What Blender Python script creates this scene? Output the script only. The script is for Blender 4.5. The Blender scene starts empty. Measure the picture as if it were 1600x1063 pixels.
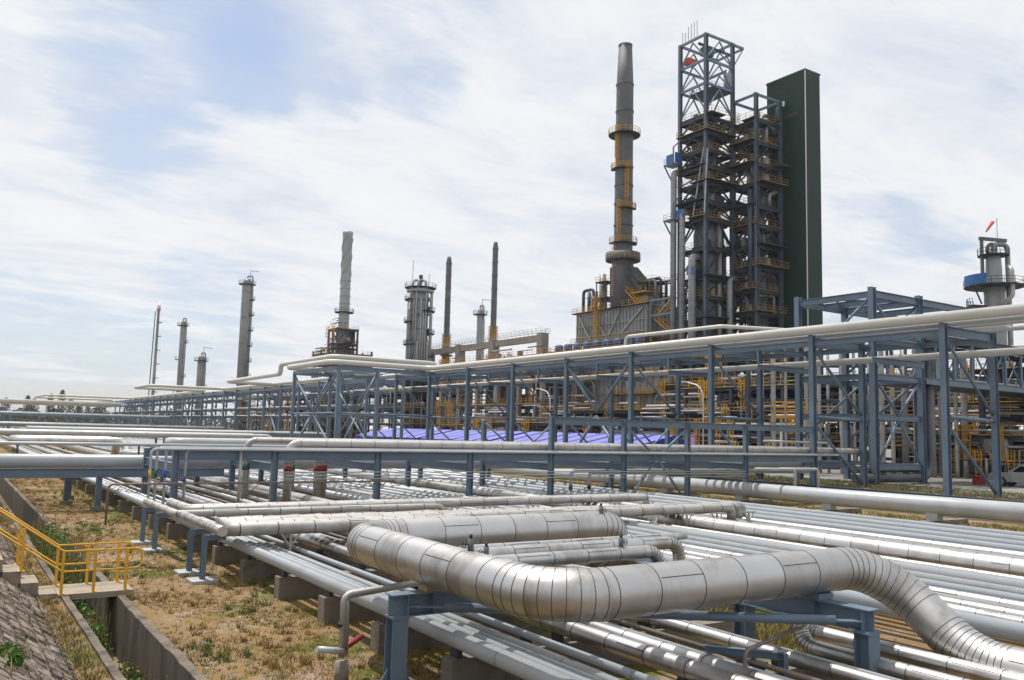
import bpy, math, random
import numpy as np
from mathutils import Vector as V, Matrix
rnd = random.Random(7)
SC = bpy.context.scene
COL = SC.collection
R = math.radians
PI = math.pi

# ------------------------------------------------------------------ camera
F, YAW, PIT, ROL, CH = 1331.0, R(33.4), R(6.13), R(1.474), 4.7
fw = V((math.sin(YAW)*math.cos(PIT), math.cos(YAW)*math.cos(PIT), math.sin(PIT)))
r0 = V((math.cos(YAW), -math.sin(YAW), 0)); u0 = r0.cross(fw)
rt = r0*math.cos(ROL) + u0*math.sin(ROL); up = -r0*math.sin(ROL) + u0*math.cos(ROL)
cam = bpy.data.cameras.new('camera'); camo = bpy.data.objects.new('camera', cam); COL.objects.link(camo)
M = Matrix((rt, up, -fw)).transposed().to_4x4(); M.translation = (0, 0, CH)
camo.matrix_world = M
cam.sensor_width = 36; cam.lens = 36*F/1600; cam.clip_end = 6000; cam.clip_start = .1
SC.camera = camo

# ------------------------------------------------------------------ render / world
SC.view_settings.view_transform = 'Standard'; SC.view_settings.look = 'None'
SC.view_settings.exposure = 0.02; SC.view_settings.gamma = 1
SC.cycles.max_bounces = 6; SC.cycles.glossy_bounces = 3; SC.cycles.diffuse_bounces = 3
SUN_EL, SUN_AZ = R(69), R(-14)          # azimuth measured from +Y towards +X
w = bpy.data.worlds.new('World'); SC.world = w; w.use_nodes = True
nt = w.node_tree; N = nt.nodes; Lk = nt.links
N.clear()
def nd(t, **k):
    n = N.new(t)
    for a, b in k.items(): setattr(n, a, b)
    return n
def mth(op, a, b=None, c=None, clamp=False):
    n = nd('ShaderNodeMath', operation=op); n.use_clamp = clamp
    for i, x in enumerate((a, b, c)):
        if x is None: continue
        if isinstance(x, (int, float)): n.inputs[i].default_value = x
        else: Lk.new(x, n.inputs[i])
    return n.outputs[0]
tc = nd('ShaderNodeTexCoord'); sep = nd('ShaderNodeSeparateXYZ'); Lk.new(tc.outputs['Generated'], sep.inputs[0])
zz = mth('MAXIMUM', sep.outputs[2], 0.0)
den = mth('ADD', zz, 0.16)
cx = mth('DIVIDE', sep.outputs[0], den); cy = mth('DIVIDE', sep.outputs[1], den)
cmb = nd('ShaderNodeCombineXYZ'); Lk.new(cx, cmb.inputs[0]); Lk.new(cy, cmb.inputs[1])
def noise(scale, detail, rough, dist, vec, rot=0, sc=(1, 1, 1)):
    mp = nd('ShaderNodeMapping'); mp.inputs['Rotation'].default_value = (0, 0, rot); mp.inputs['Scale'].default_value = sc
    Lk.new(vec, mp.inputs[0])
    n = nd('ShaderNodeTexNoise'); n.inputs['Scale'].default_value = scale; n.inputs['Detail'].default_value = detail
    n.inputs['Roughness'].default_value = rough; n.inputs['Distortion'].default_value = dist
    Lk.new(mp.outputs[0], n.inputs['Vector']); return n.outputs[0]
def smooth(x, a, b):
    n = nd('ShaderNodeMapRange'); n.interpolation_type = 'SMOOTHSTEP'
    n.inputs['From Min'].default_value = a; n.inputs['From Max'].default_value = b
    Lk.new(x, n.inputs['Value']); return n.outputs[0]
n1 = noise(0.95, 7, .58, .6, cmb.outputs[0], .5, (1, 1.5, 1))
n2 = noise(3.0, 9, .60, .5, cmb.outputs[0], .9, (.8, 1.35, 1))
def holedir(px, py):
    d = rt*(px-800)/F - up*(py-531.5)/F + fw; return d.normalized()
def dirdot(d):
    n = nd('ShaderNodeVectorMath', operation='DOT_PRODUCT'); Lk.new(tc.outputs['Generated'], n.inputs[0])
    n.inputs[1].default_value = d; return n.outputs['Value']
dens = mth('ADD', mth('MULTIPLY', n1, .75), mth('MULTIPLY', n2, .45))
hole = mth('MULTIPLY', smooth(dirdot(holedir(250, 100)), math.cos(R(9)), math.cos(R(0.5))), .25)
hole2 = mth('MAXIMUM', mth('MULTIPLY', smooth(dirdot(holedir(650, 15)), math.cos(R(8)), math.cos(R(0.5))), .25), mth('MULTIPLY', smooth(dirdot(holedir(470, 85)), math.cos(R(7)), math.cos(R(0.5))), .22))
hole4 = mth('MULTIPLY', smooth(dirdot(holedir(60, 500)), math.cos(R(17)), math.cos(R(2))), .14)
hole3 = mth('MULTIPLY', smooth(dirdot(holedir(1440, 420)), math.cos(R(8)), math.cos(R(1))), .13)
lowb = mth('MULTIPLY', mth('SUBTRACT', 1.0, smooth(sep.outputs[2], .02, .22)), .13)
dens = mth('SUBTRACT', dens, hole4)
dens = mth('SUBTRACT', mth('SUBTRACT', mth('SUBTRACT', mth('SUBTRACT', dens, hole), hole2), hole3), lowb)
cov = smooth(dens, .16, .50)
sky = nd('ShaderNodeTexSky'); sky.sky_type = 'NISHITA'; sky.sun_disc = False
sky.sun_elevation = SUN_EL; sky.sun_rotation = SUN_AZ; sky.air_density = 1.0; sky.dust_density = 1.5
bg1 = nd('ShaderNodeBackground'); Lk.new(sky.outputs[0], bg1.inputs[0]); bg1.inputs[1].default_value = .15
bg2 = nd('ShaderNodeBackground')
cr = nd('ShaderNodeMix', data_type='RGBA'); cr.inputs[6].default_value = (.66, .725, .83, 1); cr.inputs[7].default_value = (.91, .915, .93, 1)
n3 = noise(2.6, 10, .66, .5, cmb.outputs[0], .2, (.75, 1.4, 1))
Lk.new(smooth(mth('ADD', mth('MULTIPLY', n3, .6), mth('MULTIPLY', cov, .35)), .46, .74), cr.inputs[0]); Lk.new(cr.outputs[2], bg2.inputs[0]); bg2.inputs[1].default_value = 1.0
mix = nd('ShaderNodeMixShader'); Lk.new(mth('MULTIPLY_ADD', cov, .70, .27), mix.inputs[0])
Lk.new(bg1.outputs[0], mix.inputs[1]); Lk.new(bg2.outputs[0], mix.inputs[2])
wo = nd('ShaderNodeOutputWorld'); Lk.new(mix.outputs[0], wo.inputs[0])
sl = bpy.data.lights.new('sun', 'SUN'); sl.energy = 4.5; sl.angle = R(.6); sl.color = (1, .96, .9)
so = bpy.data.objects.new('sun', sl); COL.objects.link(so)
sd = V((math.sin(SUN_AZ)*math.cos(SUN_EL), math.cos(SUN_AZ)*math.cos(SUN_EL), math.sin(SUN_EL)))
so.rotation_euler = sd.to_track_quat('Z', 'Y').to_euler(); so.location = (0, 0, 60)

# ------------------------------------------------------------------ materials
MATS = {}
def mat(name, col, rough=.5, metal=0.0, var=.0, vscale=2.0, col2=None, c2lo=.5, c2hi=.7, c2scale=.6, bump=0.0, bscale=20, stretch=(1, 1, 1), spec=.5):
    m = bpy.data.materials.new(name); m.use_nodes = True; t = m.node_tree; b = t.nodes['Principled BSDF']
    b.inputs['Roughness'].default_value = rough; b.inputs['Metallic'].default_value = metal
    b.inputs['Specular IOR Level'].default_value = spec
    c = (*col, 1)
    geo = t.nodes.new('ShaderNodeNewGeometry'); mp = t.nodes.new('ShaderNodeMapping'); t.links.new(geo.outputs['Position'], mp.inputs[0])
    mp.inputs['Scale'].default_value = stretch
    def tn(s, d=5, r=.6):
        n = t.nodes.new('ShaderNodeTexNoise'); n.inputs['Scale'].default_value = s; n.inputs['Detail'].default_value = d; n.inputs['Roughness'].default_value = r
        t.links.new(mp.outputs[0], n.inputs['Vector']); return n.outputs[0]
    cur = None
    if var or col2:
        rgb = t.nodes.new('ShaderNodeRGB'); rgb.outputs[0].default_value = c; cur = rgb.outputs[0]
    if col2:
        mr = t.nodes.new('ShaderNodeMapRange'); mr.interpolation_type = 'SMOOTHSTEP'; mr.inputs['From Min'].default_value = c2lo; mr.inputs['From Max'].default_value = c2hi
        t.links.new(tn(c2scale, 8, .65), mr.inputs['Value'])
        mx = t.nodes.new('ShaderNodeMix'); mx.data_type = 'RGBA'; t.links.new(mr.outputs[0], mx.inputs[0]); t.links.new(cur, mx.inputs[6]); mx.inputs[7].default_value = (*col2, 1); cur = mx.outputs[2]
    if var:
        hv = t.nodes.new('ShaderNodeHueSaturation'); mr = t.nodes.new('ShaderNodeMapRange'); mr.inputs['From Min'].default_value = .25; mr.inputs['From Max'].default_value = .75
        mr.inputs['To Min'].default_value = 1-var; mr.inputs['To Max'].default_value = 1+var
        t.links.new(tn(vscale), mr.inputs['Value']); t.links.new(mr.outputs[0], hv.inputs['Value']); t.links.new(cur, hv.inputs['Color']); cur = hv.outputs[0]
    if cur: t.links.new(cur, b.inputs['Base Color'])
    else: b.inputs['Base Color'].default_value = c
    if bump:
        bp = t.nodes.new('ShaderNodeBump'); bp.inputs['Strength'].default_value = bump; bp.inputs['Distance'].default_value = .03
        t.links.new(tn(bscale, 6), bp.inputs['Height']); t.links.new(bp.outputs[0], b.inputs['Normal'])
    MATS[name] = m; return m
alu = mat('aluminium cladding', (.53, .52, .51), .43, 1.0, .09, 1.4, col2=(.38, .36, .34), c2lo=.48, c2hi=.72, c2scale=1.3, bump=.16, bscale=3.2, stretch=(1, 1, .45))
aluB = mat('aluminium cladding dull', (.48, .47, .46), .47, .97, .12, 1.6, col2=(.31, .29, .27), c2lo=.48, c2hi=.7, c2scale=1.3, bump=.18, bscale=2.6, stretch=(1, 1, .4))
aluC = mat('aluminium cladding bright', (.555, .548, .54), .40, 1.0, .07, 1.2, col2=(.45, .43, .41), c2lo=.55, c2hi=.78, c2scale=.9, bump=.10, bscale=4)
alu2 = mat('weathered cladding', (.43, .42, .40), .58, .5, .12, 1.7, col2=(.32, .30, .27), c2lo=.5, c2hi=.74, c2scale=.9)
wclad = mat('weathered cladding stained', (.38, .365, .34), .6, .5, .14, 1.4, col2=(.32, .29, .26), c2lo=.46, c2hi=.7, c2scale=1.2)
seam = mat('cladding seam', (.10, .095, .09), .55, .5)
white = mat('pale grey pipe paint', (.40, .42, .435), .34, 0, .09, .9, col2=(.30, .305, .305), c2lo=.55, c2hi=.8, c2scale=.5)
white2 = mat('dusty grey pipe paint', (.39, .405, .405), .45, 0, .12, 1.1, col2=(.29, .275, .25), c2lo=.5, c2hi=.74, c2scale=.7)
white3 = mat('blue grey pipe paint', (.40, .44, .475), .34, 0, .08, .8, col2=(.33, .345, .36), c2lo=.55, c2hi=.8, c2scale=.4)
weld = mat('weld ring paint', (.30, .31, .315), .5)
cream = mat('off white pipe paint', (.53, .52, .475), .42, 0, .07, .5, col2=(.40, .38, .335), c2lo=.56, c2hi=.8, c2scale=.4)
blue = mat('blue grey steel paint', (.115, .166, .225), .45, 0, .18, .8, col2=(.155, .20, .245), c2lo=.5, c2hi=.75, c2scale=.35)
bluedk = mat('dark steel paint', (.036, .05, .066), .5, 0, .15, .6)
yellow = mat('yellow rail paint', (.66, .36, .03), .45, 0, .08, 2, col2=(.5, .26, .05), c2lo=.58, c2hi=.75, c2scale=1.5)
yellowdk = mat('dull yellow walkway paint', (.33, .185, .03), .6, 0, .2, .6)
yellowfar = mat('yellow walkway paint', (.58, .30, .022), .55, 0, .2, .6)
stk = mat('dark stack steel', (.11, .11, .113), .68, .0, .2, .25, col2=(.20, .195, .19), c2lo=.58, c2hi=.75, c2scale=.22)
stkl = mat('pale stack steel', (.34, .345, .35), .5, .1, .1, .2)
vess = mat('vessel cladding', (.275, .275, .275), .5, .3, .15, .35, col2=(.185, .18, .175), c2lo=.5, c2hi=.7, c2scale=.25)
panel = mat('heater wall plate', (.29, .285, .268), .6, .1, .15, .3, col2=(.20, .185, .165), c2lo=.5, c2hi=.7, c2scale=.18)
conc = mat('weathered concrete', (.20, .178, .148), .9, 0, .22, 3, col2=(.12, .10, .08), c2lo=.5, c2hi=.72, c2scale=1.4, bump=.5, bscale=14)
concd = mat('stained drain concrete', (.15, .12, .09), .92, 0, .25, 1.6, col2=(.05, .042, .035), c2lo=.42, c2hi=.66, c2scale=1.2, bump=.6, bscale=8, stretch=(1, 1, .25))
concf = mat('plant concrete', (.25, .22, .185), .9, 0, .15, .4, col2=(.17, .15, .12), c2lo=.5, c2hi=.7, c2scale=.2)
grating = mat('dark grating', (.022, .023, .025), .7, .2)
rust = mat('rusty pipe', (.17, .12, .09), .7, .1, .2, 4)
brown = mat('brown pipe', (.20, .16, .135), .55, .3, .2, 3)
green = mat('dark green sheet', (.006, .032, .020), .45, 0, .12, .2)
trimw = mat('white trim', (.6, .6, .58), .5)
blueroof = mat('blue roof sheet', (.18, .18, .53), .5, 0, .1, .8, col2=(.14, .14, .46), c2lo=.5, c2hi=.7, c2scale=.5)
bluedeep = mat('deep blue sheet', (.025, .035, .30), .5, 0, .1, .6)
red = mat('red band', (.24, .018, .022), .5, 0, .1, 2)
greenb = mat('green band', (.04, .10, .075), .5, 0, .1, 2)
greenp = mat('bright green band', (.01, .11, .04), .5)
blueb = mat('blue band', (.015, .09, .38), .5)
yband = mat('yellow band', (.62, .38, .02), .5)
teal = mat('teal band', (.15, .42, .42), .5)
dark = mat('black rubber', (.015, .015, .016), .6)
glass = mat('tinted glass', (.008, .009, .01), .35, spec=.15)
silver = mat('silver car paint', (.36, .37, .37), .3, .5)
carw = mat('white car paint', (.7, .7, .7), .3)
ductm = mat('dull grey duct', (.095, .103, .112), .5, .2, .15, .5)
darkwall = mat('dark plant backing', (.022, .024, .027), .8, 0, .3, .3, col2=(.06, .052, .045), c2lo=.5, c2hi=.65, c2scale=.3)
pink = mat('pink board', (.52, .16, .42), .6, 0, .12, 1.5)
orange = mat('orange cloth', (.62, .10, .05), .7)
bluetarp = mat('blue tarpaulin', (.02, .105, .29), .6, 0, .2, 1)
slabm = mat('cement pad', (.36, .37, .37), .85, 0, .15, 4)
wood = mat('timber block', (.30, .22, .12), .8, 0, .2, 5)
weed = mat('green weed leaves', (.070, .150, .018), .7, 0, .35, 5)
weeddry = mat('straw weed stems', (.24, .18, .07), .8, 0, .3, 5)
leafd = mat('far tree leaves', (.045, .062, .042), .8, 0, .25, .4)
bark = mat('tree bark', (.10, .08, .06), .9, 0, .2, 1)
treadm = mat('step concrete', (.30, .25, .19), .9, 0, .18, 4, col2=(.20, .165, .12), c2lo=.5, c2hi=.7, c2scale=2, bump=.4, bscale=18)
flam = bpy.data.materials.new('flame'); flam.use_nodes = True
_b = flam.node_tree.nodes['Principled BSDF']; _b.inputs['Base Color'].default_value = (.9, .5, .3, 1); _b.inputs['Emission Color'].default_value = (1, .62, .42, 1); _b.inputs['Emission Strength'].default_value = .9; _b.inputs['Alpha'].default_value = .28

# ------------------------------------------------------------------ mesh builder
class MB:
    def __init__(s): s.v = []; s.f = []; s.m = []; s.s = []
    def add(s, vs, fs, m=0, sm=False):
        o = len(s.v); s.v += [tuple(x) for x in vs]
        for f in fs: s.f.append(tuple(i+o for i in f)); s.m.append(m); s.s.append(sm)
        return s
    def box(s, x0, y0, z0, x1, y1, z1, m=0):
        return s.add([(x0, y0, z0), (x1, y0, z0), (x1, y1, z0), (x0, y1, z0), (x0, y0, z1), (x1, y0, z1), (x1, y1, z1), (x0, y1, z1)],
                     [(0, 3, 2, 1), (4, 5, 6, 7), (0, 1, 5, 4), (1, 2, 6, 5), (2, 3, 7, 6), (3, 0, 4, 7)], m)
    def bar(s, a, b, w, h, m=0, ref=None):
        a = V(a); b = V(b); d = (b-a).normalized(); ref = V(ref) if ref else (V((0, 0, 1)) if abs(d.z) < .95 else V((0, 1, 0)))
        x = d.cross(ref).normalized()*w/2; y = x.cross(d).normalized()*h/2
        vs = [a-x-y, a+x-y, a+x+y, a-x+y, b-x-y, b+x-y, b+x+y, b-x+y]
        return s.add(vs, [(0, 3, 2, 1), (4, 5, 6, 7), (0, 1, 5, 4), (1, 2, 6, 5), (2, 3, 7, 6), (3, 0, 4, 7)], m)
    def ibeam(s, a, b, depth, fl, t=.03, m=0, ref=None):
        a = V(a); b = V(b); d = (b-a).normalized(); ref = V(ref) if ref else (V((0, 0, 1)) if abs(d.z) < .95 else V((0, 1, 0)))
        x = d.cross(ref).normalized(); y = x.cross(d).normalized()
        for k in (-1, 1):
            o = y*k*(depth/2-t/2); s.bar(a+o, b+o, fl, t, m, ref)
        return s.bar(a, b, t, depth-2*t, m, ref)
    def ring(s, c, d, r, n, x=None):
        d = V(d).normalized()
        if x is None: x = d.orthogonal().normalized()
        y = d.cross(x)
        return [V(c) + x*r*math.cos(2*PI*i/n) + y*r*math.sin(2*PI*i/n) for i in range(n)]
    def tube(s, pts, r, n=12, m=0, caps=True, sm=True):
        pts = [V(p) for p in pts]; o = len(s.v); x = None
        rr = r if isinstance(r, (list, tuple)) else [r]*len(pts)
        for i, p in enumerate(pts):
            if i == 0: d = pts[1]-p
            elif i == len(pts)-1: d = p-pts[i-1]
            else: d = (pts[i+1]-p).normalized() + (p-pts[i-1]).normalized()
            d.normalize()
            if x is None: x = d.orthogonal().normalized()
            else: x = (x - d*x.dot(d)).normalized()
            s.v += [tuple(q) for q in s.ring(p, d, rr[i], n, x)]
        for i in range(len(pts)-1):
            for k in range(n):
                a = o+i*n+k; b = o+i*n+(k+1) % n
                s.f.append((a, b, b+n, a+n)); s.m.append(m); s.s.append(sm)
        if caps:
            s.f.append(tuple(o+k for k in reversed(range(n)))); s.m.append(m); s.s.append(False)
            e = o+(len(pts)-1)*n; s.f.append(tuple(e+k for k in range(n))); s.m.append(m); s.s.append(False)
        return s
    def lathe(s, prof, cx, cy, n=20, m=0, sm=True):
        o = len(s.v)
        for r, z in prof: s.v += [(cx+r*math.cos(2*PI*i/n), cy+r*math.sin(2*PI*i/n), z) for i in range(n)]
        for i in range(len(prof)-1):
            for k in range(n):
                a = o+i*n+k; b = o+i*n+(k+1) % n
                s.f.append((a, b, b+n, a+n)); s.m.append(m); s.s.append(sm)
        e = o+(len(prof)-1)*n
        s.f.append(tuple(o+k for k in reversed(range(n)))); s.m.append(m); s.s.append(False)
        s.f.append(tuple(e+k for k in range(n))); s.m.append(m); s.s.append(False)
        return s
ORG = {}
def build(mb, name, mats, parent=None, org=None):
    if not isinstance(mats, (list, tuple)): mats = [mats]
    a = np.array(mb.v, dtype=float)
    if parent is None:
        if org is None: lo, hi = a.min(0), a.max(0); org = ((lo[0]+hi[0])/2, (lo[1]+hi[1])/2, lo[2])
    else: org = ORG[parent.name]
    a = a-np.array(org)
    me = bpy.data.meshes.new(name); me.from_pydata(a.tolist(), [], mb.f)
    for m in mats: me.materials.append(m)
    me.polygons.foreach_set('material_index', mb.m); me.polygons.foreach_set('use_smooth', mb.s); me.update()
    o = bpy.data.objects.new(name, me); COL.objects.link(o)
    if parent is None: o.location = org
    else: o.parent = parent
    ORG[o.name] = tuple(org)
    return o
def tag(o, label, cat, group=None):
    o['label'] = label; o['category'] = cat
    if group: o['group'] = group
    return o
def empty(name, loc, label, cat, group=None):
    o = bpy.data.objects.new(name, None); COL.objects.link(o); o.location = loc; ORG[o.name] = tuple(loc)
    return tag(o, label, cat, group)
def struct(mb, name, mats, kind='structure'):
    o = build(mb, name, mats, None, (0, 0, 0)); o['kind'] = kind; return o
def copy_tree(o, loc, parent=None):
    c = o.copy(); COL.objects.link(c); c.parent = parent
    if loc is not None: c.location = loc
    for ch in o.children: copy_tree(ch, None, c)
    return c
ORD = 'first second third fourth fifth sixth seventh eighth ninth tenth eleventh twelfth thirteenth fourteenth fifteenth sixteenth seventeenth eighteenth nineteenth twentieth twenty-first twenty-second twenty-third twenty-fourth twenty-fifth twenty-sixth twenty-seventh twenty-eighth twenty-ninth thirtieth thirty-first thirty-second thirty-third thirty-fourth thirty-fifth thirty-sixth thirty-seventh thirty-eighth thirty-ninth fortieth forty-first forty-second forty-third forty-fourth'.split()

def fillet(pts, rad, n=7):
    pts = [V(p) for p in pts]; out = [pts[0]]
    rr = rad if isinstance(rad, (list, tuple)) else [rad]*len(pts)
    for i in range(1, len(pts)-1):
        p = pts[i]; a = (pts[i-1]-p); b = (pts[i+1]-p); la, lb = a.length, b.length
        if la < 1e-4 or lb < 1e-4: continue
        a.normalize(); b.normalize(); ang = a.angle(b)
        if ang > 3.13 or ang < .01: out.append(p); continue
        t = min(rr[i]/math.tan(ang/2), la*.49 if i > 1 else la*.98, lb*.49 if i < len(pts)-2 else lb*.98)
        r = t*math.tan(ang/2); bis = (a+b).normalized(); c = p+bis*(r/math.sin(ang/2)); u = (p+a*t-c); v = (p+b*t-c); th = u.angle(v)
        for k in range(n+1):
            s = k/n; out.append(c+(u*math.sin((1-s)*th)+v*math.sin(s*th))/math.sin(th))
    out.append(pts[-1]); return out
def along(pts, step, start=None):
    """positions and directions every step metres along straight parts"""
    res = []; d0 = step*.5 if start is None else start; acc = 0
    for a, b in zip(pts, pts[1:]):
        L = (b-a).length; d = (b-a).normalized()
        while d0 <= acc+L: res.append((a+d*(d0-acc), d)); d0 += step
        acc += L
    return res
def band(mb, p, d, r, wd, m=1, n=20):
    mb.tube([V(p)-V(d)*wd/2, V(p)+V(d)*wd/2], r, n, m, caps=True)
def panels(P, step, start=0.0):
    out = [P[0]]; pid = []; cuts = []; k = 0; nxt = start or step*.5; acc = 0.0
    for a, b in zip(P, P[1:]):
        L = (b-a).length; d = (b-a).normalized()
        while nxt < acc+L-.02 and k < 400:
            if nxt > acc+.02: out.append(a+d*(nxt-acc)); pid.append(k); cuts.append((a+d*(nxt-acc), d))
            k += 1; nxt += step
        out.append(b); pid.append(k); acc += L
    return out, pid, cuts
def vary(mb, n, pid, rg):
    tone = {}
    for i, k in enumerate(pid):
        t_ = tone.setdefault(k, rg.choice((0, 0, 2, 3)))
        for q in range(n): mb.m[i*n+q] = t_
def cladmats(mats):
    if mats[0] is alu: return [alu, seam, aluB, aluC]
    if mats[0] is alu2: return [alu2, seam, wclad, alu2]
    return mats
def pipe(name, pts, r, mats, label, cat='pipe', group=None, rad=None, seams=0, n=12, nel=7, elbow_seams=False, parent=None, sw=.015, seamr=None, nearY=None):
    P = fillet(pts, rad or r*3.2, nel) if len(pts) > 2 else [V(p) for p in pts]
    mb = MB()
    if seams and mats[0] in (alu, alu2):
        P2, pid, cuts = panels(P, seams, rnd.uniform(.2, .9)*seams); mb.tube(P2, r, n); vary(mb, n, pid, rnd); mats = cladmats(mats)
    else: mb.tube(P, r, n); cuts = along(P, seams, rnd.uniform(.2, .9)*seams) if seams else []
    if seams:
        sr = seamr or r+.006
        for p, d in cuts:
            if nearY and p.y > nearY: continue
            if elbow_seams:
                # stay off the elbows, they get their own gore lines
                if any((q-p).length < .02 for q in P): continue
            band(mb, p, d, sr, sw if mats[1] is seam else .035, 1, n)
            if rnd.random() < .4 and r > .1 and mats[1] is seam:      # lengthwise lap of the sheet
                th = rnd.uniform(-.2, 1.1); x = V((0, 0, 1)).cross(d); x = x.normalized() if x.length > .1 else V((1, 0, 0)); y = x.cross(d)
                sgn = -1 if x.dot(V((.55, .83, 0))) > 0 else 1
                q = p + (x*sgn*math.cos(th)-y*math.sin(th)*(-1 if (x.cross(d)).z > 0 else 1))*r*1.002
                L = seams*rnd.uniform(.5, .98)
                mb.bar(q, q+d*L, .012, .012, 1)
        if elbow_seams:
            for i in range(1, len(P)-1):
                d = (P[i+1]-P[i]).normalized()+(P[i]-P[i-1]).normalized(); d.normalize()
                if (P[i+1]-P[i]).length < r*2.2 or (P[i]-P[i-1]).length < r*2.2: band(mb, P[i], d, sr+.002, sw, 1, n)
    o = build(mb, name, mats, parent)
    if parent is None: tag(o, label, cat, group)
    return o

# ------------------------------------------------------------------ ground
def ground_mat():
    m = bpy.data.materials.new('dry grass ground'); m.use_nodes = True; t = m.node_tree; b = t.nodes['Principled BSDF']; b.inputs['Roughness'].default_value = .95; b.inputs['Specular IOR Level'].default_value = .1
    g = t.nodes.new('ShaderNodeNewGeometry')
    def tn(s, d=8, r=.65):
        n = t.nodes.new('ShaderNodeTexNoise'); n.inputs['Scale'].default_value = s; n.inputs['Detail'].default_value = d; n.inputs['Roughness'].default_value = r; t.links.new(g.outputs['Position'], n.inputs['Vector']); return n.outputs[0]
    def sm(x, a, bb):
        mr = t.nodes.new('ShaderNodeMapRange'); mr.interpolation_type = 'SMOOTHSTEP'; mr.inputs['From Min'].default_value = a; mr.inputs['From Max'].default_value = bb; t.links.new(x, mr.inputs['Value']); return mr.outputs[0]
    def mx(f, a, bcol):
        n = t.nodes.new('ShaderNodeMix'); n.data_type = 'RGBA'; t.links.new(f, n.inputs[0])
        if isinstance(a, tuple): n.inputs[6].default_value = (*a, 1)
        else: t.links.new(a, n.inputs[6])
        n.inputs[7].default_value = (*bcol, 1); return n.outputs[2]
    c = mx(sm(tn(2.2), .40, .62), (.25, .168, .103), (.25, .163, .062))
    c = mx(sm(tn(.45), .52, .64), c, (.30, .22, .152))
    c = mx(sm(tn(.30, 7), .50, .60), c, (.115, .122, .028))
    c = mx(sm(tn(9, 8, .75), .56, .76), c, (.085, .058, .03))
    t.links.new(c, b.inputs['Base Color'])
    bp = t.nodes.new('ShaderNodeBump'); bp.inputs['Strength'].default_value = .9; bp.inputs['Distance'].default_value = .06; t.links.new(tn(14), bp.inputs['Height']); t.links.new(bp.outputs[0], b.inputs['Normal'])
    return m
gmat = ground_mat()
gravel = mat('plant yard surface', (.17, .16, .145), .95, 0, .2, 1.2, col2=(.15, .14, .125), c2lo=.5, c2hi=.7, c2scale=.25, bump=.4, bscale=6)
def sheet(prof, y0, y1, ny, jit=0):
    mb = MB(); ys = [y0+(y1-y0)*(i/ny)**2.2 for i in range(ny+1)]
    vs = []
    for y in ys:
        for (x, z) in prof: vs.append((x, y, z+(rnd.uniform(-jit, jit) if y < 80 else 0)))
    n = len(prof); fs = [(i*n+k, i*n+k+1, (i+1)*n+k+1, (i+1)*n+k) for i in range(ny) for k in range(n-1)]
    mb.add(vs, fs, 0, True); return mb
# one ground sheet: field, kerb step, yard plateau, out to the horizon; the drain is cut into it
struct(sheet([(4.24, -1.45), (4.26, -.02)] + [(4.3+.6*i, 0) for i in range(1, 8)] + [(9.5, 0), (12, 0), (16, 0), (20, 0), (30, 0), (40, 0), (53.4, 0)], -30, 2500, 160, .0), 'ground', [gmat])
struct(sheet([(53.4, -.2), (53.42, 1.0), (120, 1.0), (3200, 1.0)], -60, 3500, 60), 'yard', [gravel])
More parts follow.
